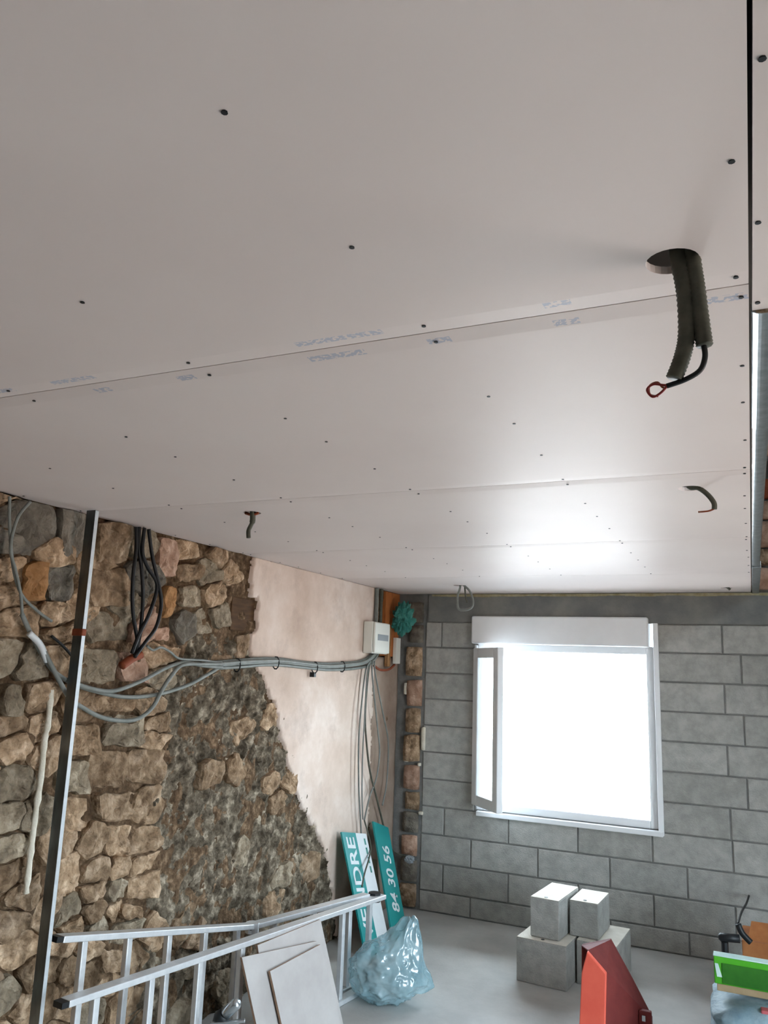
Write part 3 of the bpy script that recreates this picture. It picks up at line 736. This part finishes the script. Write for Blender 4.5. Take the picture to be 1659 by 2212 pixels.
# ---- grey cables swagged along the wall
for pth, off, lab in (('62,66 60,200 70,380 92,560 142,700 240,800 330,865', 0.05, 'thin grey cable curving down past the orange brick'),
                      ('195,100 110,210 68,400 100,540 132,690 142,830', 0.06, 'thin pale cable crossing beside the upper left grey blocks'),
                      ('140,820 190,930 270,1080 330,1170 390,1220 470,1265 600,1310 800,1350 1000,1335 1200,1275 1330,1205 1420,1150', 0.048, 'grey cable sagging lowest of the upper swags behind the stud'),
                      ('250,990 330,1150 440,1350 520,1412 650,1480 800,1503 900,1480 980,1410 1040,1300 1100,1210 1170,1145 1300,1140 1420,1140', 0.07, 'grey cable forming the deepest loop under the rubble wall swags'),
                      ('330,960 400,1020 480,1110', 0.06, 'short dark cable bit crossing behind the steel stud'),
                      ('430,1240 560,1290 720,1312 900,1250 1060,1165 1180,1130 1300,1150 1420,1160', 0.06, 'grey cable in a shallow swag meeting the wall bundle'),
                      ('940,1022 980,1050 1030,1032 1090,1062 1150,1105 1290,1115 1420,1130', 0.06, 'grey cable with a short upturned end near the conduit stub')):
    o = cable('grey_cable', zpath(pth, off), 0.0095 if 'short' not in lab and 'thin' not in lab else 0.006, M['grey_cable'] if 'dark' not in lab else M['black'], lab, 'cable', 'grey cables on the left wall')
pl_ = pix(*Z1(185, 940), 0, XL + .06); ql_ = pix(*Z1(300, 1120), 0, XL + .06)
cable('cable_sleeve', [pl_, (pl_ + ql_) / 2 + Vector((0.01, 0, 0.01)), ql_], 0.013, M['sign_white'], 'white plastic sleeve around the grey cable left of the stud', 'cable sleeve')
# bundle of cables clipped along the plaster to the fuse box
bl = ((468, 1438), (520, 1434), (566, 1430), (610, 1431), (660, 1437), (710, 1441), (760, 1438), (790, 1432), (806, 1420), (814, 1408))
for dv, off, lab, mm in ((-7, 0.03, 'top cable of the grey bundle running to the white box', 'grey_cable'), (0, 0.045, 'middle pale cable of the grey bundle running to the white box', 'grey_cable'), (6, 0.032, 'lower cable of the grey bundle running to the white box', 'grey_cable'), (-3, 0.052, 'front cable of the grey bundle running to the white box', 'grey_cable')):
    pts = [pix(u + dv * 0.3, v + dv + 2.5 * nz(u * .02, dv, 0), 0, XL + off) for u, v in bl]
    cable('bundle_cable', pts, 0.0095, M[mm], lab, 'cable', 'cable bundle on the plaster')
for i, (u, v, lab) in enumerate(((512, 1437, 'first'), (596, 1432, 'second'), (680, 1442, 'third'), (739, 1440, 'fourth'))):
    p = pix(u, v, 0, XL + 0.04)
    tg = MB().tube([p + Vector((0.02 * math.cos(a * math.pi / 5 ) * 1.1, 0.0, 0.036 * math.sin(a * math.pi / 5))) for a in range(-3, 9)], 0.004, 6)
    if i == 2: tg.box((p.x - 0.03, p.y - 0.012, p.z - 0.06), (p.x + 0.005, p.y + 0.012, p.z - 0.03))
    tag(tg.build('cable_clip', M['black_plastic'], origin=p), lab + ' dark clip around the wall cable bundle counted from the rubble', 'cable clip', 'clips on the cable bundle')

# ---- white fuse box on the left wall
pa = pix(783, 1376, 0, XL + 0.012)
yb = pa.y
xo = pix(810, 1376, 1, yb).x
yf = pix(843, 1376, 0, xo).y
zt_, zb_ = pix(810, 1342, 1, yb).z, pix(810, 1411, 1, yb).z
t = thing('fuse_box', 'white plastic fuse box on the plaster wall above the hanging cables', 'fuse box', (XL + 0.02, (yb + yf) / 2, zb_))
MB().box((XL + 0.018, yb, zb_), (xo - 0.02, yf, zt_)).build('body', M['box_white'], t, bevel=0.006)
MB().box((xo - 0.019, yb + 0.004, zb_ + 0.004), (xo, yf - 0.004, zt_ - 0.004)).build('cover', M['box_white'], t, bevel=0.008)
zm = (zt_ + zb_) / 2
MB().box((xo + 0.0005, yb + 0.05, zm - 0.02), (xo + 0.003, yf - 0.04, zm + 0.025)).build('label_window', M['label_grey'], t)
# cables dropping from the fuse box
for pth, lab, r in (('800,1428 790,1450 782,1513 775,1596 775,1700 779,1775 780,1800', 'leftmost thin cable dropping from the fuse box', 0.006),
                    ('803,1428 796,1450 789,1540 791,1596 799,1665 813,1722 824,1766 836,1815', 'darker cable dropping from fuse box over the right sign', 0.0075),
                    ('806,1428 804,1457 815,1568 820,1624 813,1680 798,1722 787,1772', 'inner cable dropping from fuse box with a bow to the right', 0.006),
                    ('809,1428 811,1457 827,1540 838,1596 838,1651 834,1700 826,1740', 'rightmost thin cable bowing out below the fuse box', 0.006),
                    ('801,1428 793,1460 787,1560 783,1640 782,1720 784,1770', 'faint thin cable between the ones below the fuse box', 0.005)):
    cable('drop_cable', [pix(*map(float, q.split(',')), 0, XL + 0.055) for q in pth.split()], r, M['grey_cable'] if r < 0.007 else M['conduit'], lab, 'cable', 'cables below the fuse box')
cable('hanging_cable', [pix(787, 1772, 0, XL + 0.06), pix(795, 1800, 0, XL + 0.08), pix(801, 1830, 0, XL + 0.12), pix(797, 1855, 0, XL + 0.17), pix(788, 1885, 0, XL + 0.22), pix(782, 1915, 0, XL + 0.26)], 0.0055, M['conduit'], 'loose dark cable hanging in front of the white sign', 'cable')
cable('hanging_cable', [pix(836, 1815, 0, XL + 0.06), pix(846, 1834, 0, XL + 0.07), pix(860, 1845, 0, XL + 0.08), pix(884, 1852, 1, D - 0.06)], 0.0065, M['conduit'], 'loose grey cable end running into the corner beside the right sign', 'cable')

# corner fittings above and beside the fuse box
a, b = pix(834, 1276, 0, XL + 0.01), pix(868, 1440, 0, XL + 0.01)
MB().box((XL - 0.05, a.y, 1.86), (XL + 0.01, min(b.y, D - 0.04), HC - 0.006)).build('corner_board', M['wood'])
tag(bpy.data.objects['corner_board'], 'orange brown wooden board upright in the corner behind fuse box', 'board')
c0 = pix(822, 1275, 0, XL + 0.05)
cable('conduit_pipe', [Vector((XL + 0.03, c0.y - 0.02, HC - 0.003)), Vector((XL + 0.03, c0.y - 0.02, 2.25)), Vector((XL + 0.035, c0.y - 0.03, zt_ + 0.002))], 0.016, M['grey_cable'], 'grey conduit rising from fuse box to the ceiling', 'conduit')
cable('conduit_pipe', [Vector((XL + 0.035, c0.y + 0.05, HC - 0.003)), Vector((XL + 0.035, c0.y + 0.05, 2.25)), Vector((XL + 0.04, c0.y + 0.04, zt_ + 0.002))], 0.014, M['conduit'], 'dark conduit beside the grey one above the fuse box', 'conduit')
cable('copper_pipe', [pix(u, v, 0, XL + 0.05) for u, v in ((808, 1438), (822, 1447), (840, 1446), (852, 1436))], 0.009, M['rust'], 'short copper brown pipe curving under the fuse box', 'pipe')
a = pix(857, 1378, 0, XL + 0.03); b = pix(860, 1434, 0, XL + 0.03)
MB().box((XL + 0.012, a.y - 0.03, b.z), (XL + 0.045, a.y + 0.05, a.z)).build('wall_strip', M['box_white'], bevel=0.004)
tag(bpy.data.objects['wall_strip'], 'narrow white plastic strip on the corner board below teal wrap', 'plastic strip')
a = pix(840, 1385, 0, XL + 0.03)
MB().box((XL + 0.012, a.y - 0.03, pix(842, 1440, 0, XL + .03).z), (XL + 0.04, a.y + 0.02, a.z + 0.1)).build('batten', M['stone_orange'], bevel=0.003)
tag(bpy.data.objects['batten'], 'short bright orange batten right behind the fuse box', 'batten')

def blob(name, c, r, m, seed, amp=0.25, freq=3.0, sub=4, parent=None, flat=None, smooth=True, sharp=0.0):
    bm = bmesh.new(); bmesh.ops.create_icosphere(bm, subdivisions=sub, radius=1.0)
    for v in bm.verts:
        d = Vector(v.co)
        k_ = 1 + amp * noise.noise(d * freq + Vector((seed, 0, 0))) + amp * 0.5 * noise.noise(d * freq * 2.3 + Vector((0, seed, 0)))
        if sharp: k_ += sharp * (0.5 - abs(noise.noise(d * freq * 1.7 + Vector((0, 0, seed)))))
        p = Vector((d.x * r[0], d.y * r[1], d.z * r[2])) * k_
        if flat is not None and p.z < -flat: p.z = -flat + (p.z + flat) * 0.06
        v.co = p
    me = bpy.data.meshes.new(name); bm.to_mesh(me); bm.free(); me.materials.append(m)
    for p in me.polygons: p.use_smooth = smooth
    o = bpy.data.objects.new(name, me); COL.objects.link(o)
    if parent: o.parent = parent; o.location = Vector(c) - world_loc(parent)
    else: o.location = c
    return o
p = pix(870, 1336, 1, 5.72)
tag(blob('plastic_wrap', p, (0.07, 0.045, 0.105), M['teal_bag'], 3.3, 0.55, 3.6, 4, sharp=0.5, smooth=False), 'crumpled teal plastic wrap hanging high in the corner', 'plastic wrap')

# ---- leaning signs in the corner
def lettering(txt, sizex, sizey, org, ux, uy, m, parent, name='lettering'):
    cu = bpy.data.curves.new('t', 'FONT'); cu.body = txt; cu.size = 1.0; cu.extrude = 0.0; cu.offset = 0.018
    to = bpy.data.objects.new('t', cu); COL.objects.link(to)
    bpy.context.view_layer.update()
    me = bpy.data.meshes.new_from_object(to.evaluated_get(bpy.context.evaluated_depsgraph_get()))
    bpy.data.objects.remove(to)
    xs = [v.co.x for v in me.vertices]; ys = [v.co.y for v in me.vertices]
    x0, x1, y0, y1 = min(xs), max(xs), min(ys), max(ys)
    base = world_loc(parent)
    for v in me.vertices:
        a, b = (v.co.x - x0) / (x1 - x0) * sizex, (v.co.y - y0) / (y1 - y0) * sizey
        v.co = org + ux * a + uy * b - base
    me.materials.append(m); me.name = name
    o = bpy.data.objects.new(name, me); COL.objects.link(o); o.parent = parent
    return o
def sign(name, label, TL, TR, BL, bands, th=0.012):
    """panel with corners TL, TR, BL; bands = (from, to, material) across its width"""
    ux = (TL - BL); Ln = ux.length; ux.normalize()
    wv = TR - TL; wv -= ux * wv.dot(ux); Wd = wv.length; wv.normalize()
    nrm = wv.cross(ux).normalized()
    if nrm.x < 0: nrm = -nrm
    t = thing(name, label, 'sign', BL + wv * Wd / 2)
    for i, (a, b, m) in enumerate(bands):
        MB().slab([BL + wv * (a * Wd), BL + wv * (b * Wd), TL + wv * (b * Wd), TL + wv * (a * Wd)], nrm * -th).build('sheet' if i == 0 else 'print_band', m, t)
    return t, ux, wv, nrm, Ln, Wd
TL = pix(738, 1797, 0, XL + 0.06); TR = pix(787, 1782, 0, XL + 0.06); BL = pix(792, 2070, 2, 0.012)
s1, ux, wv, nrm, Ln, Wd = sign('sign_board', 'teal and white sign reading VENDRE leaning against the plaster', TL, TR, BL, ((0, 0.55, M['teal']), (0.551, 1, M['sign_white'])))
lettering('VENDRE', Ln * 0.84, Wd * 0.32, BL + ux * (Ln * 0.12) + wv * (Wd * 0.44) + nrm * 0.0015, ux, -wv, M['sign_white'], s1)
for k_ in range(4):
    a = 0.66 + 0.08 * k_
    MB().slab([BL + ux * (Ln * a) + wv * (Wd * 0.84) + nrm * 0.0012, BL + ux * (Ln * (a + 0.055)) + wv * (Wd * 0.84) + nrm * 0.0012, BL + ux * (Ln * (a + 0.055)) + wv * (Wd * 0.90) + nrm * 0.0012, BL + ux * (Ln * a) + wv * (Wd * 0.90) + nrm * 0.0012], nrm * 0.0006).build('small_print', M['teal_bag'], s1)
TL = pix(806, 1774, 0, XL + 0.06); TR = pix(835, 1766, 0, XL + 0.06); BL = pix(850, 2034, 2, 0.012)
s2, ux, wv, nrm, Ln, Wd = sign('sign_board', 'teal sign with white number 84 30 56 leaning in the corner', TL, TR, BL, ((0, 1, M['teal']),))
lettering('84 30 56', Ln * 0.56, Wd * 0.46, BL + ux * (Ln * 0.25) + wv * (Wd * 0.76) + nrm * 0.0015, ux, -wv, M['sign_white'], s2)
TL = Vector((XL + 0.03, 5.22, 0.5)); TR = Vector((XL + 0.03, 5.56, 0.5)); BL = Vector((-2.385, 5.06, 0.004))
wv_ = TR - TL; up_ = (TL - BL).normalized(); wv_ -= up_ * wv_.dot(up_)
nn_ = wv_.cross(up_).normalized(); nn_ = nn_ if nn_.x > 0 else -nn_
tag(MB().slab([BL, BL + wv_, TL + wv_, TL], nn_ * -0.01).build('card_sheet', M['sign_tan'], origin=BL), 'plain tan card sheet leaning between the two teal signs', 'card sheet')

# ---- articulated aluminium ladder lying on its edge
lad = thing('ladder', 'long folding aluminium ladder lying on its side along the rubble wall', 'ladder', (-2.25, 3.5, 0.0))
def ladder_frame(A, B, hA, hB, nr, lean):
    """A, B ends of the top rail; lower rail on the floor, leaning out by lean"""
    a2 = Vector((A.x + lean, A.y, A.z - hA)); b2 = Vector((B.x + lean, B.y, B.z - hB))
    nrm_ = (B - A).cross(Vector((0, 0, 1))).normalized()
    for p, q in ((A, B), (a2, b2)):
        r_ = MB().bar(p, q, 0.055, 0.024).build('rail', M['alu'], lad, bevel=0.003)
        MB().bar(p - (q - p).normalized() * 0.03, p + (q - p).normalized() * 0.005, 0.05, 0.02).build('end_cap', M['black_plastic'], r_)
    for i in range(nr):
        t_ = (i + 0.5) / nr
        p, q = A.lerp(B, t_), a2.lerp(b2, t_)
        MB().bar(p - Vector((0, 0, 0.012)), q + Vector((0, 0, 0.012)), 0.028, 0.028, (B - A).normalized()).build('rung', M['alu'], lad, bevel=0.004)
    return a2, b2
def dirz(u, v, z): return pix(u, v, 2, z)
fA, fB = dirz(140, 2166, 0.53), dirz(826, 1936, 0.455)
ladder_frame(fA, fB, fA.z - 0.014, fB.z - 0.014, 8, 0.0)
bH = dirz(545, 2000, 0.475); bB = dirz(792, 1934, 0.47); bA = pix(128, 2027, 0, XL + 0.13)
ladder_frame(bH, bB, bH.z - 0.014, bB.z - 0.014, 3, 0.0)
ladder_frame(bA, bH, bA.z - 0.014, bH.z - 0.014, 5, 0.0)
for p in (bH,):
    MB().tube([p + Vector((0, 0, -0.03)), p + Vector((0, 0, 0.016))], 0.034, 12).build('hinge', M['alu'], lad)
for p in (bB.lerp(fB, 0.5),):
    MB().tube([p + Vector((0, 0, -0.03)), p + Vector((0, 0, 0.018))], 0.036, 12).build('hinge', M['black_plastic'], lad)

# ---- plasterboard offcuts leaning on the ladder
_d = Vector((fB.x - fA.x, fB.y - fA.y, 0)).normalized(); _nh = Vector((_d.y, -_d.x, 0))
def offcut(pxs, layer, th, label):
    """pxs: top left, top right, lower right, lower left photo pixels; boards lean on the ladder one before the other"""
    nv = (_nh + Vector((0, 0, 0.24)))
    k_ = fA.dot(_nh) + 0.155 + layer * 0.024
    P = []
    for u, v in pxs:
        r = (u - W / 2) * RIGHT - (v - H / 2) * UP + F * FWD
        P.append(CAM + r * ((k_ - CAM.dot(nv)) / r.dot(nv)))
    for a, b in ((1, 2), (0, 3)):          # run the sides down to the floor
        d_ = P[b] - P[a]; P[b] = P[a] + d_ * ((P[a].z - 0.002) / -d_.z)
    n_ = nv.normalized(); c_ = sum(P, Vector()) / 4
    t = thing('plasterboard_offcut', label, 'plasterboard', Vector((c_.x, c_.y, 0)), 'plasterboard offcuts by the ladder')
    MB().slab(P, n_ * -th * 0.86).build('core', M['board_edge'], t)
    MB().slab([p + n_ * 0.0004 for p in P], n_ * 0.0012).build('paper_face', M['board'], t)
offcut(((556, 2042), (692, 1986), (738, 2198), (585, 2240)), 0, 0.0125, 'rear plasterboard offcut with slanting top edge against the ladder')
offcut(((522, 2068), (684, 2033), (716, 2198), (556, 2225)), 1, 0.0125, 'middle pale plasterboard offcut with torn brown left edge')
offcut(((583, 2098), (692, 2040), (731, 2196), (612, 2230)), 2, 0.0125, 'front squarish plasterboard offcut in front of the ladder')

# ---- hand tool on the floor by the offcuts
pt = pix(500, 2180, 2, 0.34)
t = thing('hand_tool', 'silver and black hand tool propped beside the plasterboard offcuts', 'tool', Vector((pt.x, pt.y, 0)))
a, b = pix(486, 2190, 2, 0.30), pix(515, 2164, 2, 0.36)
MB().tube([a, a.lerp(b, 0.1), a.lerp(b, 0.85), b], [0.018, 0.026, 0.024, 0.014], 14).build('barrel', M['chrome'], t, smooth=True)
MB().tube([a + (a - b) * 0.75 + Vector((0, 0, -0.03)), a + (a - b) * 0.3, a], [0.02, 0.032, 0.027], 12).build('grip', M['black_plastic'], t, smooth=True)
c_ = pix(482, 2206, 2, 0.27)
MB().tube([Vector((c_.x, c_.y, 0.0)), c_ + Vector((0, 0, -0.06)), c_], [0.05, 0.04, 0.03], 12).build('stand', M['black_plastic'], t, smooth=True)
MB().bar(c_ + Vector((-0.03, -0.05, -0.0)), c_ + Vector((0.09, 0.03, 0.01)), 0.02, 0.012).build('lever', M['chrome'], t, bevel=0.003)

# ---- knotted plastic bag
bc = Vector((-1.885, 4.31, 0.0))
t = thing('plastic_bag', 'crumpled translucent blue plastic bag of rubbish on the concrete floor', 'bag', bc)
def bag_shape():
    bm = bmesh.new(); bmesh.ops.create_icosphere(bm, subdivisions=6, radius=1.0)
    rgt = Vector((math.cos(YAW), math.sin(YAW), 0)); fw_ = Vector((-math.sin(YAW), math.cos(YAW), 0))
    for v in bm.verts:
        d = Vector(v.co)
        rid = lambda f, o: 0.5 - abs(noise.noise(d * f + o)) * 1.6
        k_ = 1 + 0.12 * noise.noise(d * 2.2 + Vector((4.2, 0, 0))) + 0.11 * rid(2.8, Vector((0, 7, 0))) + 0.05 * rid(5.5, Vector((0, 0, 3))) + 0.012 * rid(12.0, Vector((5, 0, 3)))
        a, b, c = d.x * 0.19 * k_, d.y * 0.15 * k_, d.z * 0.155 * k_ + 0.15
        # gathered neck standing up on the right, loose corner low on the right
        pk = max(0, d.dot(Vector((0.55, 0, 0.84)).normalized())) ** 7
        c += pk * (0.13 + 0.05 * rid(5.0, Vector((1, 2, 3)))); a += pk * 0.03
        lw = max(0, d.dot(Vector((0.97, 0, -0.2)).normalized())) ** 10
        a += lw * 0.065; c -= lw * 0.03
        if c < 0.012: c = 0.004 + (c + 0.02) * 0.05
        v.co = rgt * a + fw_ * b + Vector((0, 0, max(c, 0.002)))
    me = bpy.data.meshes.new('film'); bm.to_mesh(me); bm.free(); me.materials.append(M['bag'])
    for p in me.polygons: p.use_smooth = True
    o = bpy.data.objects.new('film', me); COL.objects.link(o); o.parent = t
bag_shape()
blob('contents', bc + Vector((0, 0, 0.12)), (0.13, 0.10, 0.09), M['board'], 1.7, 0.3, 2.5, 3, parent=t)

# ---- pale building blocks stacked by the back wall
def pale(x, y, z, w, d, h, rz, label):
    t = thing('building_block', label, 'block', (x, y, z), 'pale blocks under the window')
    t.rotation_euler = (0, 0, rz)
    me = MB().box((-w / 2, -d / 2, 0), (w / 2, d / 2, h))
    o = me.build('body', M['block'], None, bevel=0.006); o.parent = t
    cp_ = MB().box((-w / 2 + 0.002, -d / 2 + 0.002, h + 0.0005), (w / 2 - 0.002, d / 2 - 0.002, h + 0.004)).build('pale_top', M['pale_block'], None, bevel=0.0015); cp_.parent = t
    o2 = MB().tube([Vector((0.0, -d / 2 + 0.035, h + 0.003)), Vector((0.0, -d / 2 + 0.035, h + 0.006))], 0.011, 8).build('grip_hole', M['black_plastic'], None); o2.parent = t
    return t
z2 = 0.235
c1 = pix(1199, 1929, 2, z2 + 0.215); c2 = pix(1266, 1938, 2, z2 + 0.195)
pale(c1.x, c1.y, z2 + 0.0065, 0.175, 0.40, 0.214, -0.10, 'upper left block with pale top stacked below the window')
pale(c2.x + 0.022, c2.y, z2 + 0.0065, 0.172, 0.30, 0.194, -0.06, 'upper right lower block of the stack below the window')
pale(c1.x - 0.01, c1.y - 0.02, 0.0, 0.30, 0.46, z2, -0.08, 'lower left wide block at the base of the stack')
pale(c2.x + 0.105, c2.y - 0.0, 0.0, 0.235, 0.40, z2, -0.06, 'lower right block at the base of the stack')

# ---- red tool case standing open
YC = 4.15
rc = thing('tool_case', 'red tool case standing on end on the concrete floor', 'tool case', pix(1300, 2280, 2, 0.0))
rc.location = (pix(1280, 2200, 1, YC).x, YC, 0)
def yp(u, v, y): return pix(u, v, 1, y)
L1 = [yp(1268, 2056, YC), yp(1309, 2104, YC), yp(1303, 2212, YC), yp(1247, 2212, YC), yp(1256, 2102, YC)]
zc = L1[2].z
L1[2] = Vector((L1[2].x, YC, 0.0)); L1[3] = Vector((L1[3].x, YC, 0.0))
MB().slab(L1, (0, 0.03, 0)).build('lid', M['red'], rc, bevel=0.004)
YB = 4.45
B1 = [yp(1256, 2042, YB), yp(1318, 2030, YB), yp(1366, 2118, YB), yp(1408, 2200, YB)]
B1 += [Vector((B1[3].x, YB, 0)), Vector((yp(1256, 2212, YB).x, YB, 0))]
MB().slab(B1, (0, 0.03, 0)).build('tray_back', M['shaded_red'], rc, bevel=0.004)
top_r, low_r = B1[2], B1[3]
MB().slab([L1[1] + Vector((0, 0.03, 0)), L1[2] + Vector((0, 0.03, 0)), Vector((low_r.x, YB, 0)), low_r, top_r], (-0.006, 0, 0)).build('side_panel', M['shaded_red'], rc)
MB().slab([L1[0] + Vector((0, 0.03, 0)), L1[1] + Vector((0, 0.03, 0)), top_r, B1[1]], (0, 0, -0.005)).build('top_panel', M['shaded_red'], rc)
MB().slab([L1[0] + Vector((0, 0.03, 0)), B1[1], B1[0]], (0, 0, -0.005)).build('top_panel', M['shaded_red'], rc)
lt = yp(1394, 2186, YB - 0.06)
MB().box((lt.x - 0.028, lt.y - 0.03, 0.0), (lt.x + 0.03, lt.y + 0.005, lt.z + 0.012)).build('latch_block', M['shaded_red'], rc, bevel=0.006)
MB().box((lt.x - 0.012, lt.y - 0.036, lt.z - 0.03), (lt.x + 0.004, lt.y - 0.031, lt.z - 0.005)).build('latch', M['chrome'], rc)

# ---- sacks and green carton at right
YG = 4.2
g0, g1 = yp(1541, 2064, YG), yp(1547, 2140, YG)
gx0, gz1, gz0 = g0.x, g0.z, g1.z
def sackshape(name, label, c, r, yaw_, seed, prints):
    t = thing(name, label, 'sack', (c[0], c[1], c[2]), 'paper sacks under the green carton')
    t.rotation_euler = (0, 0, yaw_)
    bm = bmesh.new(); bmesh.ops.create_cube(bm, size=2.0); bmesh.ops.subdivide_edges(bm, edges=bm.edges[:], cuts=9, use_grid_fill=True)
    for v in bm.verts:
        d = Vector(v.co)
        ed = max(abs(d.x), abs(d.y))
        zz = d.z * (1 - 0.45 * ed ** 6)
        n_ = noise.noise(d * 1.8 + Vector((seed, 0, 0))) * 0.10 + noise.noise(d * 5 + Vector((0, seed, 0))) * 0.04
        v.co = Vector((d.x * r[0] * (1 - 0.05 * abs(d.y) ** 4 + n_ * 0.4), d.y * r[1] * (1 + n_ * 0.4), max((zz * (1 + n_) + 1) * r[2], 0.0)))
    me = bpy.data.meshes.new('paper'); bm.to_mesh(me); bm.free(); me.materials.append(M['sack'])
    for p in me.polygons: p.use_smooth = True
    o = bpy.data.objects.new('paper', me); COL.objects.link(o); o.parent = t
    for (a, b, w, h_) in prints:
        q = MB().box((a, -r[1] * 0.80, r[2] * 1.7), (a + w, -r[1] * 0.80 + h_ * 0.8, r[2] * 2.02)).build('red_print', M['sack_red'], None, bevel=0.004); q.parent = t
        q.scale = (1, 1, 1)
    return t
sz = gz0 / 2 - 0.004
sackshape('paper_sack', 'upper blue grey paper sack directly under the green carton', (gx0 + 0.40, YG + 0.06, gz0 / 2), (0.42, 0.22, gz0 / 4 - 0.003), 0.04, 2.0, ((-0.22, 0.03, 0.07, 0.06), (-0.06, 0.04, 0.06, 0.05), (0.1, 0.02, 0.08, 0.06)))
sackshape('paper_sack', 'bottom blue grey paper sack lying on the floor at right', (gx0 + 0.42, YG + 0.05, 0.0), (0.43, 0.23, gz0 / 4 - 0.003), -0.03, 6.0, ((-0.2, 0.02, 0.08, 0.05),))
t = thing('carton', 'flat bright green printed carton standing on edge on the paper sacks', 'carton', (gx0 + 0.3, YG + 0.025, gz0))
MB().box((gx0, YG, gz0 + 0.03), (gx0 + 0.6, YG + 0.05, gz1)).build('body', M['green'], t, bevel=0.004)
MB().box((gx0 + 0.01, YG + 0.005, gz0), (gx0 + 0.59, YG + 0.048, gz0 + 0.03)).build('base_tray', M['carton'], t, bevel=0.003)
MB().box((gx0 + 0.035, YG - 0.003, gz0 + 0.036), (gx0 + 0.57, YG - 0.0005, gz1 - 0.025)).build('front_print', M['dark_green'], t)
MB().box((gx0 - 0.001, YG - 0.001, gz1 + 0.0005), (gx0 + 0.601, YG + 0.051, gz1 + 0.006)).build('lid_edge', M['box_rim'], t)
MB().slab([Vector((gx0 + 0.004, YG - 0.002, gz1 - 0.03)), Vector((gx0 + 0.018, YG - 0.002, gz1 - 0.03)), Vector((gx0 + 0.034, YG - 0.002, gz0 + 0.06)), Vector((gx0 + 0.012, YG - 0.002, gz0 + 0.06))], (0, 0.0015, 0)).build('side_stripe', M['box_rim'], t)
# behind: orange brown carton with a black caulking gun on it
yo = 5.0
a, b = yp(1602, 2022, yo), yp(1602, 2062, yo)
t = thing('carton', 'orange brown carton behind the green carton at the right edge', 'carton', (a.x + 0.22, yo + 0.15, 0))
MB().box((a.x, yo, 0), (a.x + 0.45, yo + 0.3, a.z - 0.02)).build('body', M['orange_carton'], t, bevel=0.004)
MB().slab([Vector((a.x + 0.03, yo + 0.02, a.z - 0.0195)), Vector((a.x + 0.44, yo + 0.02, a.z - 0.0195)), Vector((a.x + 0.44, yo + 0.12, a.z + 0.05)), Vector((a.x + 0.05, yo + 0.12, a.z + 0.05))], (0, 0.004, 0.002)).build('flap', M['orange_carton'], t)
p0, p1 = yp(1552, 2024, yo - 0.05), yp(1598, 2028, yo - 0.05)
t = thing('caulking_gun', 'dark caulking gun lying beside the orange brown carton', 'tool', (p0.x, yo - 0.05, 0))
MB().tube([p0, p0.lerp(p1, 0.1), p1], [0.012, 0.022, 0.022], 10).build('barrel', M['black_plastic'], t, smooth=True)
MB().tube(smooth_path([yp(1594, 1996, yo - 0.05), yp(1602, 2014, yo - 0.05), yp(1612, 2026, yo - 0.05), yp(1622, 2036, yo - 0.05)], 4), 0.016, 8).build('handle', M['black_plastic'], t, smooth=True)
MB().tube([Vector((p0.x + 0.03, yo - 0.05, 0.0)), Vector((p0.x + 0.03, yo - 0.05, p0.z - 0.02))], 0.018, 8).build('leg', M['black_plastic'], t)
cable('thin_cable', [yp(1594, 1996, yo - 0.04), yp(1602, 1970, 5.4), yp(1612, 1952, 5.7), yp(1618, 1935, D - 0.02)], 0.006, M['black'], 'thin black cable rising up the block wall behind right cartons', 'cable')
# scrap of clear film in the corner
p = pix(884, 1856, 1, D - 0.09)
tag(blob('film_scrap', p, (0.032, 0.02, 0.022), M['label_grey'], 8.2, 0.6, 3.5, 3, sharp=0.6, smooth=False), 'pale scrap of film caught in the dark corner', 'film scrap')
